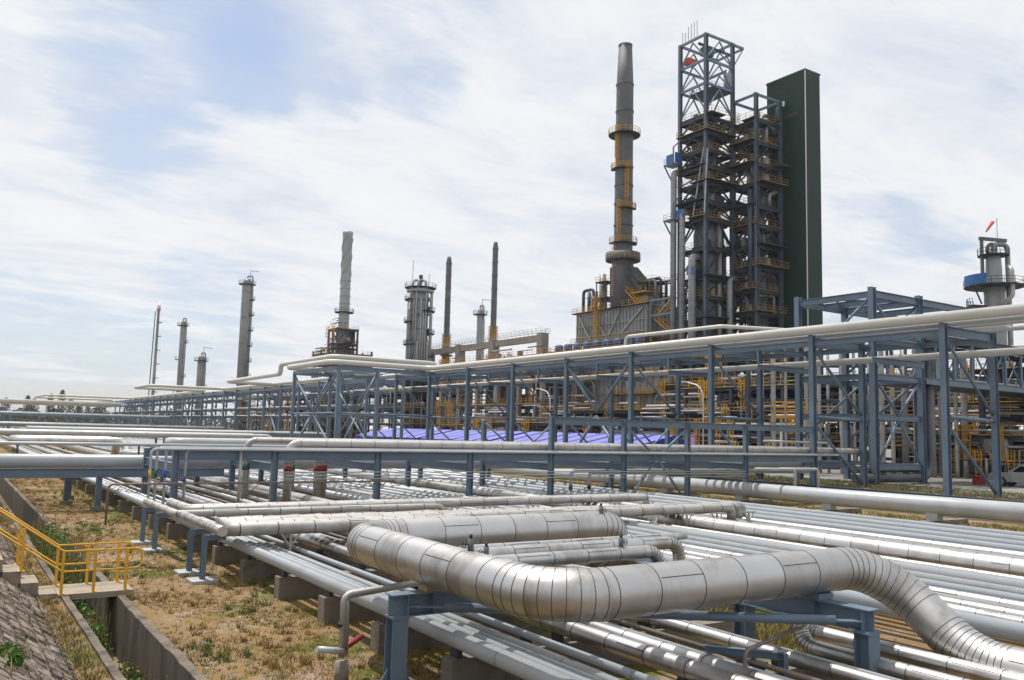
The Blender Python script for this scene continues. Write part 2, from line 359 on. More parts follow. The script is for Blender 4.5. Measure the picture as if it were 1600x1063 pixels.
# stone pitched embankment
pit = bpy.data.materials.new('stone pitching'); pit.use_nodes = True
def _pit(t):
    b = t.nodes['Principled BSDF']; b.inputs['Roughness'].default_value = .95; b.inputs['Specular IOR Level'].default_value = .15
    g = t.nodes.new('ShaderNodeNewGeometry'); mp = t.nodes.new('ShaderNodeMapping'); mp.inputs['Scale'].default_value = (1.3, .55, 1.5); t.links.new(g.outputs['Position'], mp.inputs[0])
    nz = t.nodes.new('ShaderNodeTexNoise'); nz.inputs['Scale'].default_value = 3; nz.inputs['Detail'].default_value = 5; t.links.new(mp.outputs[0], nz.inputs['Vector'])
    ad = t.nodes.new('ShaderNodeMix'); ad.data_type = 'RGBA'; ad.blend_type = 'LINEAR_LIGHT'; ad.inputs[0].default_value = .14; t.links.new(mp.outputs[0], ad.inputs[6]); t.links.new(nz.outputs['Color'], ad.inputs[7])
    vo = t.nodes.new('ShaderNodeTexVoronoi'); vo.inputs['Scale'].default_value = 5.5; t.links.new(ad.outputs[2], vo.inputs['Vector'])
    ve = t.nodes.new('ShaderNodeTexVoronoi'); ve.feature = 'DISTANCE_TO_EDGE'; ve.inputs['Scale'].default_value = 5.5; t.links.new(ad.outputs[2], ve.inputs['Vector'])
    sp = t.nodes.new('ShaderNodeSeparateColor'); t.links.new(vo.outputs['Color'], sp.inputs[0])
    rp = t.nodes.new('ShaderNodeValToRGB'); rp.color_ramp.elements[0].color = (.085, .07, .06, 1); rp.color_ramp.elements[1].color = (.25, .215, .18, 1)
    e = rp.color_ramp.elements.new(.3); e.color = (.15, .115, .092, 1); t.links.new(sp.outputs[0], rp.inputs[0])
    mr = t.nodes.new('ShaderNodeMapRange'); mr.inputs['From Max'].default_value = .07; t.links.new(ve.outputs[0], mr.inputs['Value'])
    m1 = t.nodes.new('ShaderNodeMix'); m1.data_type = 'RGBA'; t.links.new(mr.outputs[0], m1.inputs[0]); m1.inputs[6].default_value = (.14, .115, .085, 1); t.links.new(rp.outputs[0], m1.inputs[7])
    n2 = t.nodes.new('ShaderNodeTexNoise'); n2.inputs['Scale'].default_value = .8; n2.inputs['Detail'].default_value = 8; t.links.new(g.outputs['Position'], n2.inputs['Vector'])
    m2 = t.nodes.new('ShaderNodeMapRange'); m2.interpolation_type = 'SMOOTHSTEP'; m2.inputs['From Min'].default_value = .56; m2.inputs['From Max'].default_value = .68; t.links.new(n2.outputs[0], m2.inputs['Value'])
    m3 = t.nodes.new('ShaderNodeMix'); m3.data_type = 'RGBA'; t.links.new(m2.outputs[0], m3.inputs[0]); t.links.new(m1.outputs[2], m3.inputs[6]); m3.inputs[7].default_value = (.23, .175, .095, 1)
    t.links.new(m3.outputs[2], b.inputs['Base Color'])
    bp = t.nodes.new('ShaderNodeBump'); bp.inputs['Strength'].default_value = .8; bp.inputs['Distance'].default_value = .08
    mm = t.nodes.new('ShaderNodeMath'); mm.operation = 'MULTIPLY_ADD'; t.links.new(mr.outputs[0], mm.inputs[0]); mm.inputs[1].default_value = .6; t.links.new(n2.outputs[0], mm.inputs[2])
    t.links.new(mm.outputs[0], bp.inputs['Height']); t.links.new(bp.outputs[0], b.inputs['Normal'])
_pit(pit.node_tree)
def slopez(x): return .06+.70*(2.45-x)
eprof = [(2.95, .10), (2.6, .06)] + [(2.45-.35*i, slopez(2.45-.35*i)) for i in range(0, 15)] + [(-5, 3.8), (-300, 3.8)]
struct(sheet(eprof[::-1], -30, 2500, 200, .025), 'embankment', [pit])
def pitching_stones():
    mb = MB(); m_ = bpy.data.materials.new('pitching stone faces'); m_.use_nodes = True; t = m_.node_tree; b = t.nodes['Principled BSDF']; b.inputs['Roughness'].default_value = .93; b.inputs['Specular IOR Level'].default_value = .2
    g = t.nodes.new('ShaderNodeNewGeometry'); rp = t.nodes.new('ShaderNodeValToRGB'); t.links.new(g.outputs['Random Per Island'], rp.inputs[0])
    rp.color_ramp.elements[0].color = (.10, .082, .068, 1); rp.color_ramp.elements[1].color = (.255, .22, .185, 1); e = rp.color_ramp.elements.new(.35); e.color = (.165, .135, .11, 1); e = rp.color_ramp.elements.new(.7); e.color = (.19, .145, .115, 1)
    nz = t.nodes.new('ShaderNodeTexNoise'); nz.inputs['Scale'].default_value = 9; nz.inputs['Detail'].default_value = 8; t.links.new(g.outputs['Position'], nz.inputs['Vector'])
    hv = t.nodes.new('ShaderNodeHueSaturation'); mr = t.nodes.new('ShaderNodeMapRange'); mr.inputs['From Min'].default_value = .3; mr.inputs['From Max'].default_value = .7; mr.inputs['To Min'].default_value = .6; mr.inputs['To Max'].default_value = 1.35
    t.links.new(nz.outputs[0], mr.inputs['Value']); t.links.new(mr.outputs[0], hv.inputs['Value']); t.links.new(rp.outputs[0], hv.inputs['Color']); t.links.new(hv.outputs[0], b.inputs['Base Color'])
    bp = t.nodes.new('ShaderNodeBump'); bp.inputs['Strength'].default_value = .8; bp.inputs['Distance'].default_value = .03; t.links.new(nz.outputs[0], bp.inputs['Height']); t.links.new(bp.outputs[0], b.inputs['Normal'])
    row = 0; x = 2.42
    while x > -1.6:
        w_ = rnd.uniform(.17, .27); y = 6+rnd.uniform(0, .4)
        while y < 46:
            l_ = rnd.uniform(.22, .52)
            if rnd.random() < .9 and not (25.0 < y+l_ and y < 26.9):
                j = lambda s_=.035: rnd.uniform(-s_, s_)
                q = [(x-.02+j(), y+.02+j()), (x-.02+j(), y+l_*.5+j()), (x-.02+j(), y+l_-.02+j()), (x-w_+.02+j(), y+l_-.02+j()), (x-w_+.02+j(), y+l_*.5+j()), (x-w_+.02+j(), y+.02+j())]
                h = rnd.uniform(.02, .06); cxm = x-w_/2; cym = y+l_/2
                lo = [(a, b_, slopez(a)-.03) for a, b_ in q]; hi = [(cxm+(a-cxm)*.8, cym+(b_-cym)*.84, slopez(cxm+(a-cxm)*.8)+h+rnd.uniform(-.012, .012)) for a, b_ in q]
                mb.add(lo+hi+[(cxm, cym, slopez(cxm)+h+rnd.uniform(0, .02))], [(k, (k+1) % 6, (k+1) % 6+6, k+6) for k in range(6)]+[(k+6, (k+1) % 6+6, 12) for k in range(6)])
            y += l_
        x -= w_
    struct(mb, 'pitching_stones', [m_], 'stuff')
pitching_stones()
struct(sheet([(2.30, slopez(2.30)+.05), (2.45, .10), (2.62, .085), (2.87, .125)], -30, 300, 160, .015), 'verge', [gmat])
# drain: floor, walls
struct(sheet([(2.98, -1.4), (3.6, -1.45), (4.25, -1.4)], -30, 500, 60, .05), 'drain_bed', [gmat])
def ragged_wall(name, xa, xb, ztop, zb, y0, y1, step, jit, label):
    mb = MB(); y = y0; vs = []; 
    ys = []
    while y < y1: ys.append(y); y += step*(1+.02*max(0, y-20))
    for y in ys:
        j = rnd.uniform(-jit, jit); k = rnd.uniform(-jit, jit)
        vs += [(xa, y, zb), (xa, y, ztop+j), (xb+k*.6, y, ztop+j*.7), (xb, y, zb)]
    n = len(ys); fs = []
    for i in range(n-1):
        for k in range(3): a = i*4+k; fs.append((a, a+1, a+5, a+4))
    fs += [(0, 3, 2, 1), (n*4-4, n*4-3, n*4-2, n*4-1)]
    mb.add(vs, fs); return tag(build(mb, name, concd), label, 'drain wall')
ragged_wall('drain_wall', 4.20, 4.40, .06, -1.5, -10, 260, .45, .03, 'brown concrete drain wall along the dry grass, with a chipped top edge')
ragged_wall('drain_wall', 2.86, 3.02, .20, -1.5, -10, 260, .6, .02, 'low concrete drain wall at the foot of the stone embankment')
# kerb along the yard
tag(build(MB().box(53.43, -40, .0, 53.95, 420, 1.36), 'kerb_wall', bluedk), 'dark kerb wall running behind the fat white pipe', 'kerb wall')
road = mat('road asphalt', (.20, .195, .185), .9, 0, .12, .8, bump=.2, bscale=10)
struct(MB().box(68.5, -80, .7, 75.5, 600, 1.006), 'road', [road])

# ------------------------------------------------------------------ grass, weeds
def grass_stuff(name, mats, pts, hmin, hmax, nb, spread, wd):
    mb = MB()
    for (x, y, z, mi) in pts:
        for k in range(nb):
            a = rnd.uniform(0, 2*PI); rr = rnd.uniform(0, spread); px, py = x+rr*math.cos(a), y+rr*math.sin(a)
            h = rnd.uniform(hmin, hmax); b = rnd.uniform(0, 2*PI); dx, dy = math.cos(b)*wd, math.sin(b)*wd; lx, ly = rnd.gauss(0, .45)*h, rnd.gauss(0, .45)*h
            o = len(mb.v); mb.v += [(px-dx, py-dy, z), (px+dx, py+dy, z), (px+lx, py+ly, z+h)]; mb.f.append((o, o+1, o+2)); mb.m.append(mi); mb.s.append(False)
    return struct(mb, name, mats, 'stuff')
from mathutils import noise as mn
gA = mat('straw grass blades', (.31, .21, .068), .9, 0, .25, 3); gB = mat('brown grass blades', (.15, .10, .042), .9, 0, .25, 3); gC = mat('green grass blades', (.095, .125, .025), .9, 0, .3, 3)
pts = []
for i in range(34000):
    y = 9+78*rnd.random()**1.9; x = rnd.uniform(4.4, 9.3) if rnd.random() < .8 else rnd.uniform(9, 40)
    q = mn.noise(V((x*.55, y*.35, 3))); q2 = mn.noise(V((x*.28+7, y*.2, 9)))
    if q+rnd.uniform(-.5, .5) < -.12: continue
    pts.append((x, y, -.01, 2 if q2+rnd.uniform(-.15, .15) > .18 else (1 if rnd.random() < .3 else 0)))
big = [p for p in pts if rnd.random() < .035]
grass_stuff('dry_grass', [gA, gB, gC], pts, .025, .085, 7, .10, .010)
grass_stuff('grass_tussocks', [gA, gB, gC], big, .08, .22, 26, .13, .011)
mb = MB()
for i in range(900):
    y = 9+45*rnd.random()**1.7; x = rnd.uniform(4.45, 8.0) if rnd.random() < .8 else rnd.uniform(8.3, 15); r_ = rnd.uniform(.012, .045); o = len(mb.v)
    q = [V((rnd.uniform(.7, 1.2)*a, rnd.uniform(.7, 1.2)*b, rnd.uniform(.4, .8)*c)) for a, b, c in ((1, 0, 0), (0, 1, 0), (-1, 0, 0), (0, -1, 0), (0, 0, 1))]
    mb.add([(x+r_*p.x, y+r_*p.y, r_*p.z) for p in q], [(0, 1, 4), (1, 2, 4), (2, 3, 4), (3, 0, 4)])
struct(mb, 'stones', [slabm], 'stuff')
pts = [(rnd.uniform(38.5, 51), rnd.uniform(15, 70), -.01, 0 if rnd.random() < .6 else 1) for i in range(6000)] + [(rnd.uniform(15.9, 18), rnd.uniform(6, 24), -.01, 0 if rnd.random() < .5 else 1) for i in range(2500)]
pts += [(rnd.uniform(54.1, 68), rnd.uniform(25, 60), .99, 0 if rnd.random() < .6 else 1) for i in range(4000)]
grass_stuff('rough_grass', [gC, gA], pts, .08, .28, 6, .2, .018)
pts = []
for i in range(3200):
    y = 8+50*rnd.random()**1.6; x = rnd.uniform(.2, 2.75) if rnd.random() < .5 else rnd.uniform(2.2, 2.85); q = mn.noise(V((x*.8, y*.5, 21)))
    if q < .05 and x < 2.2: continue
    pts.append((x, y, max(slopez(x)-.02, .08), 2 if rnd.random() < .3 else rnd.choice((0, 1))))
grass_stuff('slope_grass', [gA, gB, gC], pts, .05, .16, 8, .14, .010)
def bush(x, y, z, rx, ry, h, nleaf, label, mats=None, name='weed_bush', grp='weeds growing in the drain'):
    mb = MB()
    for i in range(nleaf):
        a = rnd.uniform(0, 2*PI); r = math.sqrt(rnd.random()); hh = rnd.random()**.7
        c = V((x+rx*r*math.cos(a), y+ry*r*math.sin(a), z+h*hh*(1-.55*r*r)*rnd.uniform(.75, 1.15)))
        s = rnd.uniform(.03, .085); d = V((rnd.gauss(0, 1), rnd.gauss(0, 1), rnd.gauss(.5, .6))).normalized(); t1 = d.orthogonal().normalized(); t1 = Matrix.Rotation(rnd.uniform(0, 6.28), 3, d) @ t1; t2 = d.cross(t1)
        mb.add([c-t1*s, c+t2*s*.45, c+t1*s, c-t2*s*.45], [(0, 1, 2, 3)], 0 if rnd.random() < .85 else 1)
    for i in range(int(nleaf*.05)):
        a = rnd.uniform(0, 2*PI); r = math.sqrt(rnd.random())*.9; p = V((x+rx*r*math.cos(a), y+ry*r*math.sin(a), z))
        mb.bar(p, p+V((rnd.uniform(-.1, .1), rnd.uniform(-.1, .1), h*rnd.uniform(.5, 1.05))), .012, .012, 1)
    return tag(build(mb, name, mats or [weed, weeddry]), label, 'bush', grp)
bush(3.60, 34.5, -1.2, .66, 7.0, 2.0, 16000, 'tall bright green weeds filling the drain beyond the footbridge')
bush(3.35, 23.3, -1.45, .45, 1.5, 1.6, 1500, 'green leafy weeds under the near edge of the footbridge')
bush(3.5, 19.0, -1.45, .5, 1.8, 1.25, 1600, 'low dark green weeds on the drain bed below the chipped wall')
bush(3.7, 16.0, -1.45, .45, 1.6, 1.5, 1500, 'weeds with straw stems in the nearest stretch of drain')
bush(1.05, 15.6, slopez(1.05)-.05, .3, .5, .22, 500, 'small green weed tuft on the stone embankment', grp=None)

# ------------------------------------------------------------------ steps, footbridge, handrails
st = empty('concrete_stair', (2.2, 26.0, .1), 'concrete steps climbing the stone embankment to the yellow rails', 'stair')
for i in range(8):
    x1 = 2.78-.42*i; z1 = .22+.31*(i+0)
    build(MB().box(x1-.46, 25.38, z1-.75, x1-.004*(i % 2), 26.66, z1), 'step', treadm, st)
tag(build(MB().box(2.80, 25.25, .05, 4.62, 26.80, .20), 'footbridge_slab', treadm), 'flat concrete footbridge slab across the drain', 'footbridge')
def handrail(y, label):
    t = empty('yellow_handrail', (3.6, y, .2), label, 'handrail', 'yellow handrails of the footbridge')
    for x, z in ((2.88, .2), (3.64, .2), (4.42, .2), (1.93, .84), (.9, 1.58)):
        mb = MB().bar((x, y, z), (x, y, z+1.07), .07, .07, 0, (0, 1, 0)); mb.box(x-.08, y-.08, z, x+.08, y+.08, z+.012); build(mb, 'post', yellow, t)
    for dz, nm in ((1.08, 'top_rail'), (.56, 'mid_rail')):
        mb = MB(); mb.tube([(-.2, y, 2.4+dz), (2.88, y, .2+dz), (4.62, y, .2+dz)], .026, 8); build(mb, nm, yellow, t)
    mb = MB(); mb.tube(fillet([(4.60, y, 1.28), (4.80, y, 1.28), (4.80, y, .76), (4.60, y, .76)], .16, 5), .026, 8); build(mb, 'end_loop', yellow, t)
handrail(25.38, 'nearer yellow handrail running down the steps and over the footbridge')
handrail(26.68, 'farther yellow handrail running down the steps and over the footbridge')

# ------------------------------------------------------------------ low pipe track
PG = 'pipes lying side by side in the low pipe track'
LOW = [  # x, r, z, material, seam step, look
 (8.12, .155, .90, white, 0, 'stout pale grey'), (8.52, .11, .86, white, 0, 'pale grey'), (8.80, .085, .83, white, 0, 'slim pale grey'), (9.06, .085, .83, white, 0, 'slim pale grey'), (9.30, .045, .79, brown, 0, 'thin brown'),
 (9.66, .075, .82, white, 0, 'slim pale grey'), (10.42, .165, .93, alu, 1.0, 'silver clad'), (10.93, .155, .91, alu, 1.0, 'silver clad'), (11.67, .06, .80, white, 0, 'thin pale grey'), (12.74, .12, .86, alu, 1.1, 'slim silver clad'),
 (11.32, .05, .79, white, 0, 'thin pale grey'), (12.15, .05, .79, brown, 0, 'thin brown'), (13.2, .07, .81, white, 0, 'slim pale grey'), (16.9, .0, .9, white, 0, ''),
 (20.07, .07, .81, white, 0, 'slim pale grey'), (21.0, .12, .86, white, 0, 'pale grey'), (22.02, .10, .84, white, 0, 'pale grey'), (23.15, .17, .91, white, 0, 'pale grey'), (25.62, .14, .88, alu, 1.1, 'silver clad'), (28.65, .12, .86, white, 0, 'pale grey'), (30.05, .14, .88, white, 0, 'pale grey'), (31.65, .13, .87, white, 0, 'pale grey'), (33.2, .13, .87, white, 0, 'pale grey'), (34.88, .13, .87, white, 0, 'pale grey'), (36.6, .15, .89, white, 0, 'pale grey'),
 (18.35, .20, .94, white, 0, 'stout pale grey'), (18.95, .12, .86, white, 0, 'pale grey'), (19.65, .14, .88, alu, 1.0, 'silver clad'), (20.5, .13, .87, alu, 1.0, 'silver clad'), (21.5, .14, .88, alu, 1.05, 'silver clad'),
 (22.5, .14, .88, white, 0, 'pale grey'), (23.9, .21, .95, white, 0, 'stout pale grey'), (24.95, .16, .9, white, 0, 'pale grey'), (26.55, .33, 1.07, alu, 1.05, 'fat silver clad'), (27.95, .24, .98, alu, 1.0, 'stout silver clad'),
 (29.3, .08, .82, brown, 0, 'thin dull brown'), (30.9, .17, .91, alu, 1.1, 'silver clad'), (32.4, .19, .93, white, 0, 'pale grey'), (34.0, .19, .93, white, 0, 'pale grey'), (35.75, .19, .93, white, 0, 'pale grey'), (37.45, .19, .93, white, 0, 'pale grey')]
LOW.sort(key=lambda q: q[0])
k = 0
for (x, r, z, m, s, look) in LOW:
    if not r: continue
    if m is white: m = (white, white3, white2, white)[k % 4]; s = 5.8
    pipe('track_pipe', [(x, 3, z), (x, 250, z)], r, [m, seam if m in (alu, brown) else weld], f'{look} pipe in the low track, {ORD[k]} counted from the grassy drain side', 'pipe', PG, seams=s, n=14, nearY=75)
    k += 1
# short pipe shoes are part of the sleepers
ys = [10.4, 13.9, 17.0, 20.1, 23.4, 26.7, 30.0, 33.6, 37.2, 41.0, 45, 49, 53, 57, 61.5, 66, 71, 76, 82, 88, 95]
for i, y in enumerate(ys):
    t = rnd.uniform(-.02, .02)
    sl_ = empty('concrete_sleeper', (12, y, 0), f'concrete sleeper wall under the drainside pipes, {ORD[i]} counted from the camera', 'sleeper', 'sleeper walls under the drainside pipes')
    mb = MB(); mb.box(7.93, y-.2, -.1, 15.9 if y < 60 else 17.9, y+.2, .60+t)
    build(mb, 'block', conc, sl_)
    for (x, r, z, m, s, look) in LOW:
        if r and x < 16 and y < 40: build(MB().box(x-.05, y-.14, .602+t, x+.05, y+.14, z-r*.9), 'pipe_shoe', bluedk, sl_)
for i, y in enumerate(ys):
    if y < 14: continue
    tag(build(MB().box(17.9, y-.2, -.1, 39.6, y+.2, .66), 'concrete_sleeper', conc), f'concrete sleeper wall under the broad far pipe bundle, {ORD[i-2]} counted from the camera', 'sleeper', 'sleeper walls under the broad pipe bundle')

# ------------------------------------------------------------------ big silver loop
XB, XL, YF, YB, ZL, ZG, RB = 15.4, 7.52, 10.2, 17.55, 2.3, .9, .39
bp_ = empty('silver_loop_pipe', (12, 14, .5), 'huge silver clad pipe bent into a raised expansion loop in the foreground', 'pipe')
P = fillet([(XB, 2.5, ZG), (XB, 8.35, ZG), (XB, 10.2, ZL), (XL, YF, ZL), (XL, YB, ZL), (XB, YB, ZL), (XB, 19.6, ZG), (XB, 250, ZG)], [0, 1.9, 1.13, 1.0, 1.0, 1.0, .9, 0], 10)
P2, pid, _c = panels(P, .95, .4); mb = MB(); mb.tube(P2, RB, 40); vary(mb, 40, pid, rnd)
elb = [i for i in range(1, len(P)-1) if (P[i+1]-P[i]).length < .35 or (P[i]-P[i-1]).length < .35]
for i in elb:
    d = ((P[i+1]-P[i]).normalized()+(P[i]-P[i-1]).normalized()).normalized(); band(mb, P[i], d, RB+.005, .011, 1, 40)
for i in range(len(P)-1):
    a, b = P[i], P[i+1]; L = (b-a).length; d = (b-a).normalized()
    if L < .5 or a.y > 60: continue
    cs = [p for p, dd in _c if (p-a).length < L-.12 and (p-b).length < L-.12 and (p-a).cross(d).length < .001 and p.y < 60]
    for kk, p in enumerate(cs):
        band(mb, p, d, RB+.005, .012, 1, 40)
        if kk % 3 == 1:
            side = V((0, 0, 1)).cross(d).normalized()
            if side.dot(V((.55, .83, 0))) > 0: side = -side
            q = p+(side*.82+V((0, 0, .57)))*RB*1.003; mb.bar(q, q+d*.9, .012, .012, 1)
build(mb, 'clad_pipe', [alu, seam, aluB, aluC], bp_)
def vent(x, y, z, parent, hx=-1):
    mb = MB(); mb.tube([(x, y, z-.1), (x, y, z+.20)], .055, 12); mb.tube([(x, y, z+.2), (x, y, z+.27)], .03, 8, 1); v_ = build(mb, 'vent_stub', [ductm, dark], parent)
    mb = MB(); c = V((x+hx*.13, y, z+.1)); ring = [c+V((0, .055*math.cos(t*PI/8), .055*math.sin(t*PI/8))) for t in range(17)]; mb.tube(ring, .009, 6, caps=False); mb.bar((x, y, z+.1), c, .02, .02); mb.bar(c-V((0, .05, 0)), c+V((0, .05, 0)), .012, .012); build(mb, 'handwheel', dark, v_)
vent(XL+.03, 12.55, ZL+RB, bp_); vent(XB-1.0, YB-.12, ZL+RB*.85, bp_, 1)
# middle sized loop pipes inside the big loop
m1 = empty('silver_loop_pipe', (12, 14, .5), 'medium silver clad loop pipe nearest inside the big foreground loop', 'pipe', 'medium loop pipes inside the big loop')
def clad(pts, r, rad, step, parent, nel=7, n=24):
    P = fillet(pts, rad, nel); P2, pid, _c = panels(P, step); mb = MB(); mb.tube(P2, r, n); vary(mb, n, pid, rnd)
    for i in range(1, len(P)-1):
        d = ((P[i+1]-P[i]).normalized()+(P[i]-P[i-1]).normalized()).normalized(); band(mb, P[i], d, r+.005, .012, 1, n)
    for i in range(len(P)-1):
        a, b = P[i], P[i+1]; L = min((b-a).length, 40); d = (b-a).normalized()
        for kk in range(1, round(L/step)): 
            p = a+d*(L*kk/round(L/step)); band(mb, p, d, r+.005, .014, 1, n)
            if kk % 2: q = p+V((0, -.75, .66))*r*1.003 if abs(d.x) > .8 else p+V((-.75, 0, .66))*r*1.003; mb.bar(q, q+d*step*.9, .010, .010, 1)
    return build(mb, 'clad_pipe', [alu, seam, aluB, aluC], parent)
clad([(13.75, 3, .86), (13.75, 10.75, .86), (13.75, 10.75, 2.1), (8.55, 10.75, 2.1), (8.55, 14.55, 2.1), (13.75, 14.55, 2.1), (13.75, 14.55, .86), (13.75, 60, .86)], .145, .36, .9, m1)
vent(12.6, 14.55, 2.1+.145, m1, 1); vent(9.05, 14.45, 2.1+.145, m1, -1)
m2 = empty('silver_loop_pipe', (12, 15, .5), 'medium silver clad loop pipe second inside the big foreground loop', 'pipe', 'medium loop pipes inside the big loop')
clad([(14.62, 3, .92), (14.62, 11.35, .92), (14.62, 11.35, 2.14), (8.95, 11.35, 2.14), (8.95, 15.3, 2.14), (15.1, 15.3, 2.14), (15.1, 15.3, .92), (15.1, 60, .92)], .15, .36, .9, m2)
m3 = empty('silver_loop_pipe', (12, 16, .5), 'slim silver clad loop pipe beside the back run of the big loop', 'pipe', 'medium loop pipes inside the big loop')
clad([(16.3, 3, .85), (16.3, 11.7, .85), (16.3, 11.7, 1.4), (16.3, 16.3, 2.12), (9.4, 16.3, 2.12), (9.4, 12.0, 2.12)][3:], .095, .3, .9, m3)
# frame carrying the loop
fr = empty('loop_support_frame', (10, 12, .2), 'blue grey steel frame of H posts and beams holding up the big silver loop', 'support frame')
ZT = ZL-RB-.09
for (x, y, zb) in ((6.9, 13.9, .3), (13.55, 9.2, .3), (13.6, 11.95, .3), (13.55, 14.75, .3)):
    mb = MB(); mb.ibeam((x, y, zb), (x, y, ZT-.40), .30, .30, .022, 0, (0, 1, 0)); mb.box(x-.17, y-.17, ZT-.42, x+.17, y+.17, ZT-.395)
    for s in (-1, 1):
        mb.add([(x+s*.15, y-.01, zb), (x+s*.30, y-.01, zb), (x+s*.15, y-.01, zb+.25), (x+s*.15, y+.01, zb), (x+s*.30, y+.01, zb), (x+s*.15, y+.01, zb+.25)], [(0, 1, 2), (3, 5, 4), (0, 3, 4, 1), (1, 4, 5, 2), (2, 5, 3, 0)])
    pst = build(mb, 'post', blue, fr)
    build(MB().box(x-.34, y-.30, zb-.025, x+.34, y+.30, zb), 'base_plate', bluedk, pst)
    build(MB().box(x-.42, y-.38, -.1, x+.42, y+.38, zb-.027), 'plinth', conc, pst)
mb = MB(); mb.ibeam((6.72, 13.9, ZT-.2), (13.38, 13.9, ZT-.2), .39, .30, .022); 
for x in (7.05, 7.55, 10.2, 13.2): mb.box(x-.008, 13.76, ZT-.37, x+.008, 14.04, ZT-.03)
build(mb, 'beam', blue, fr)
mb = MB(); mb.ibeam((13.55, 9.05, ZT-.2), (13.55, 14.95, ZT-.2), .39, .30, .022)
for y in (9.2, 10.2, 11.95): mb.box(13.41, y-.008, ZT-.37, 13.69, y+.008, ZT-.03)
build(mb, 'beam', blue, fr)
mb = MB(); mb.ibeam((6.9, 9.6, ZT-.2), (6.9, 13.75, ZT-.2), .39, .30, .022) if False else None
mb = MB(); mb.tube([(7.6, 13.45, ZT-.22), (13.1, 9.5, ZT-.22)], .085, 14); mb.bar((7.1, 13.8, ZT-.22), (7.75, 13.34, ZT-.22), .16, .02); mb.bar((12.95, 9.6, ZT-.22), (13.5, 9.22, ZT-.22), .16, .02)
build(mb, 'brace', blue, fr)
build(MB().box(7.38, 13.74, ZT+.002, 7.68, 14.06, ZT+.11), 'shoe', wood, fr); build(MB().box(13.35, 10.0, ZT+.002, 13.75, 10.4, ZT+.11), 'shoe', blue, fr)
# small brown steam standpipe left of the frame, brown goalpost in front
sp_ = empty('drain_standpipe', (6.3, 14.6, 0), 'weathered brown standpipe crossing over the low pipes beside the steel frame', 'pipe')
mb = MB(); mb.tube(fillet([(6.42, 15.15, .5), (6.42, 15.15, 1.62), (9.3, 15.15, 1.82)], .15, 5), .062, 10); mb.tube([(6.55, 15.25, .5), (6.55, 15.25, 1.55), (9.2, 15.25, 1.78)], .04, 8); build(mb, 'riser', alu2, sp_)
mb = MB(); mb.tube([(6.45, 15.18, -.05), (6.45, 15.18, .42)], .13, 14); build(mb, 'stub_pile', conc, sp_)
mb = MB(); mb.tube([(5.9, 15.05, .72), (6.42, 15.1, .62)], .06, 10); build(mb, 'elbow', white, sp_)
mb = MB(); mb.tube([(6.45, 15.2, .62), (7.0, 15.6, .72)], .055, 10); build(mb, 'red_stub', red, sp_)
mb = MB(); mb.tube([(6.3, 15.02, 1.1), (6.3, 14.98, 1.16)], .05, 8); build(mb, 'valve', dark, sp_)
pipe('brown_goalpost_pipe', [(11.05, 9.7, -.05), (11.05, 9.7, 1.28), (13.35, 10.35, 1.32), (13.9, 11.3, 1.32)], .035, [brown], 'thin brown bent pipe standing in front of the steel frame', 'pipe', rad=.12)
mb = MB(); mb.ibeam((12.42, 10.05, -.05), (12.42, 10.05, 1.0), .12, .12, .012, 0, (0, 1, 0)); mb.ibeam((12.45, 10.05, .95), (11.6, 11.1, .95), .12, .12, .012); tag(build(mb, 'small_support', blue), 'small blue grey bracket post under the slim silver pipe near the frame', 'support')

# ------------------------------------------------------------------ raised flat loops on legs
def leg_support(y, label, xo=6.77, zt=1.38):
    t = empty('cantilever_post', (xo, y, 0), label, 'support post', 'bracket posts beside the drainside pipes')
    mb = MB(); mb.ibeam((xo, y, .1), (xo, y, zt), .15, .15, .016, 0, (0, 1, 0)); build(mb, 'post', blue, t)
    build(MB().bar((xo+.06, y, zt-.08), (xo+.62, y, zt-.08), .15, .15), 'arm', blue, t)
    build(MB().box(xo-.38, y-.38, -.05, xo+.38, y+.38, .1), 'pad', slabm, t)
for y, l in ((26.7, 'bracket post on a cement pad under the closed pipe end'), (28.35, 'bracket post on a cement pad just beyond the one at the closed pipe end'), (33.7, 'bracket post on a cement pad, third counted from the camera'), (36.0, 'bracket post on a cement pad, fourth counted from the camera')): leg_support(y, l)
ZR = 1.56
g1 = 'pipes of the raised flat loop farther from camera'; g2 = 'pipes of the raised flat loop nearer the camera'
for i, (y, x0, x1, r) in enumerate(((31.6, 7.0, 17.6, .13), (32.5, 7.3, 29.8, .17), (32.95, 7.5, 29.8, .17), (33.4, 7.8, 30.6, .17))):
    pts = [(x0, 37.0-.2*i, ZR-.02), (x0, y, ZR-.02), (x1, y, ZR-.02), (x1, y, ZR-.55)] if i in (0, 3) else [(x0+.1, y, ZR), (x1, y, ZR)]
    pipe('raised_loop_pipe', pts, r, [alu2, seam], ('silver clad loop pipe lying nearest the camera in the farther raised loop', 'silver clad loop pipe second in the farther raised flat loop', 'silver clad loop pipe third in the farther raised flat loop', 'silver clad loop pipe at the far edge of the farther raised loop')[i], 'pipe', g1, rad=.28, seams=1.2, n=14, sw=.028)
pipe('capped_header_pipe', [(7.03, 30.6, ZR+.02), (7.03, 25.75, ZR+.02)], .15, [alu, seam], 'silver clad header pipe with a closed round end above the bracket posts', 'pipe', seams=.9, n=16)
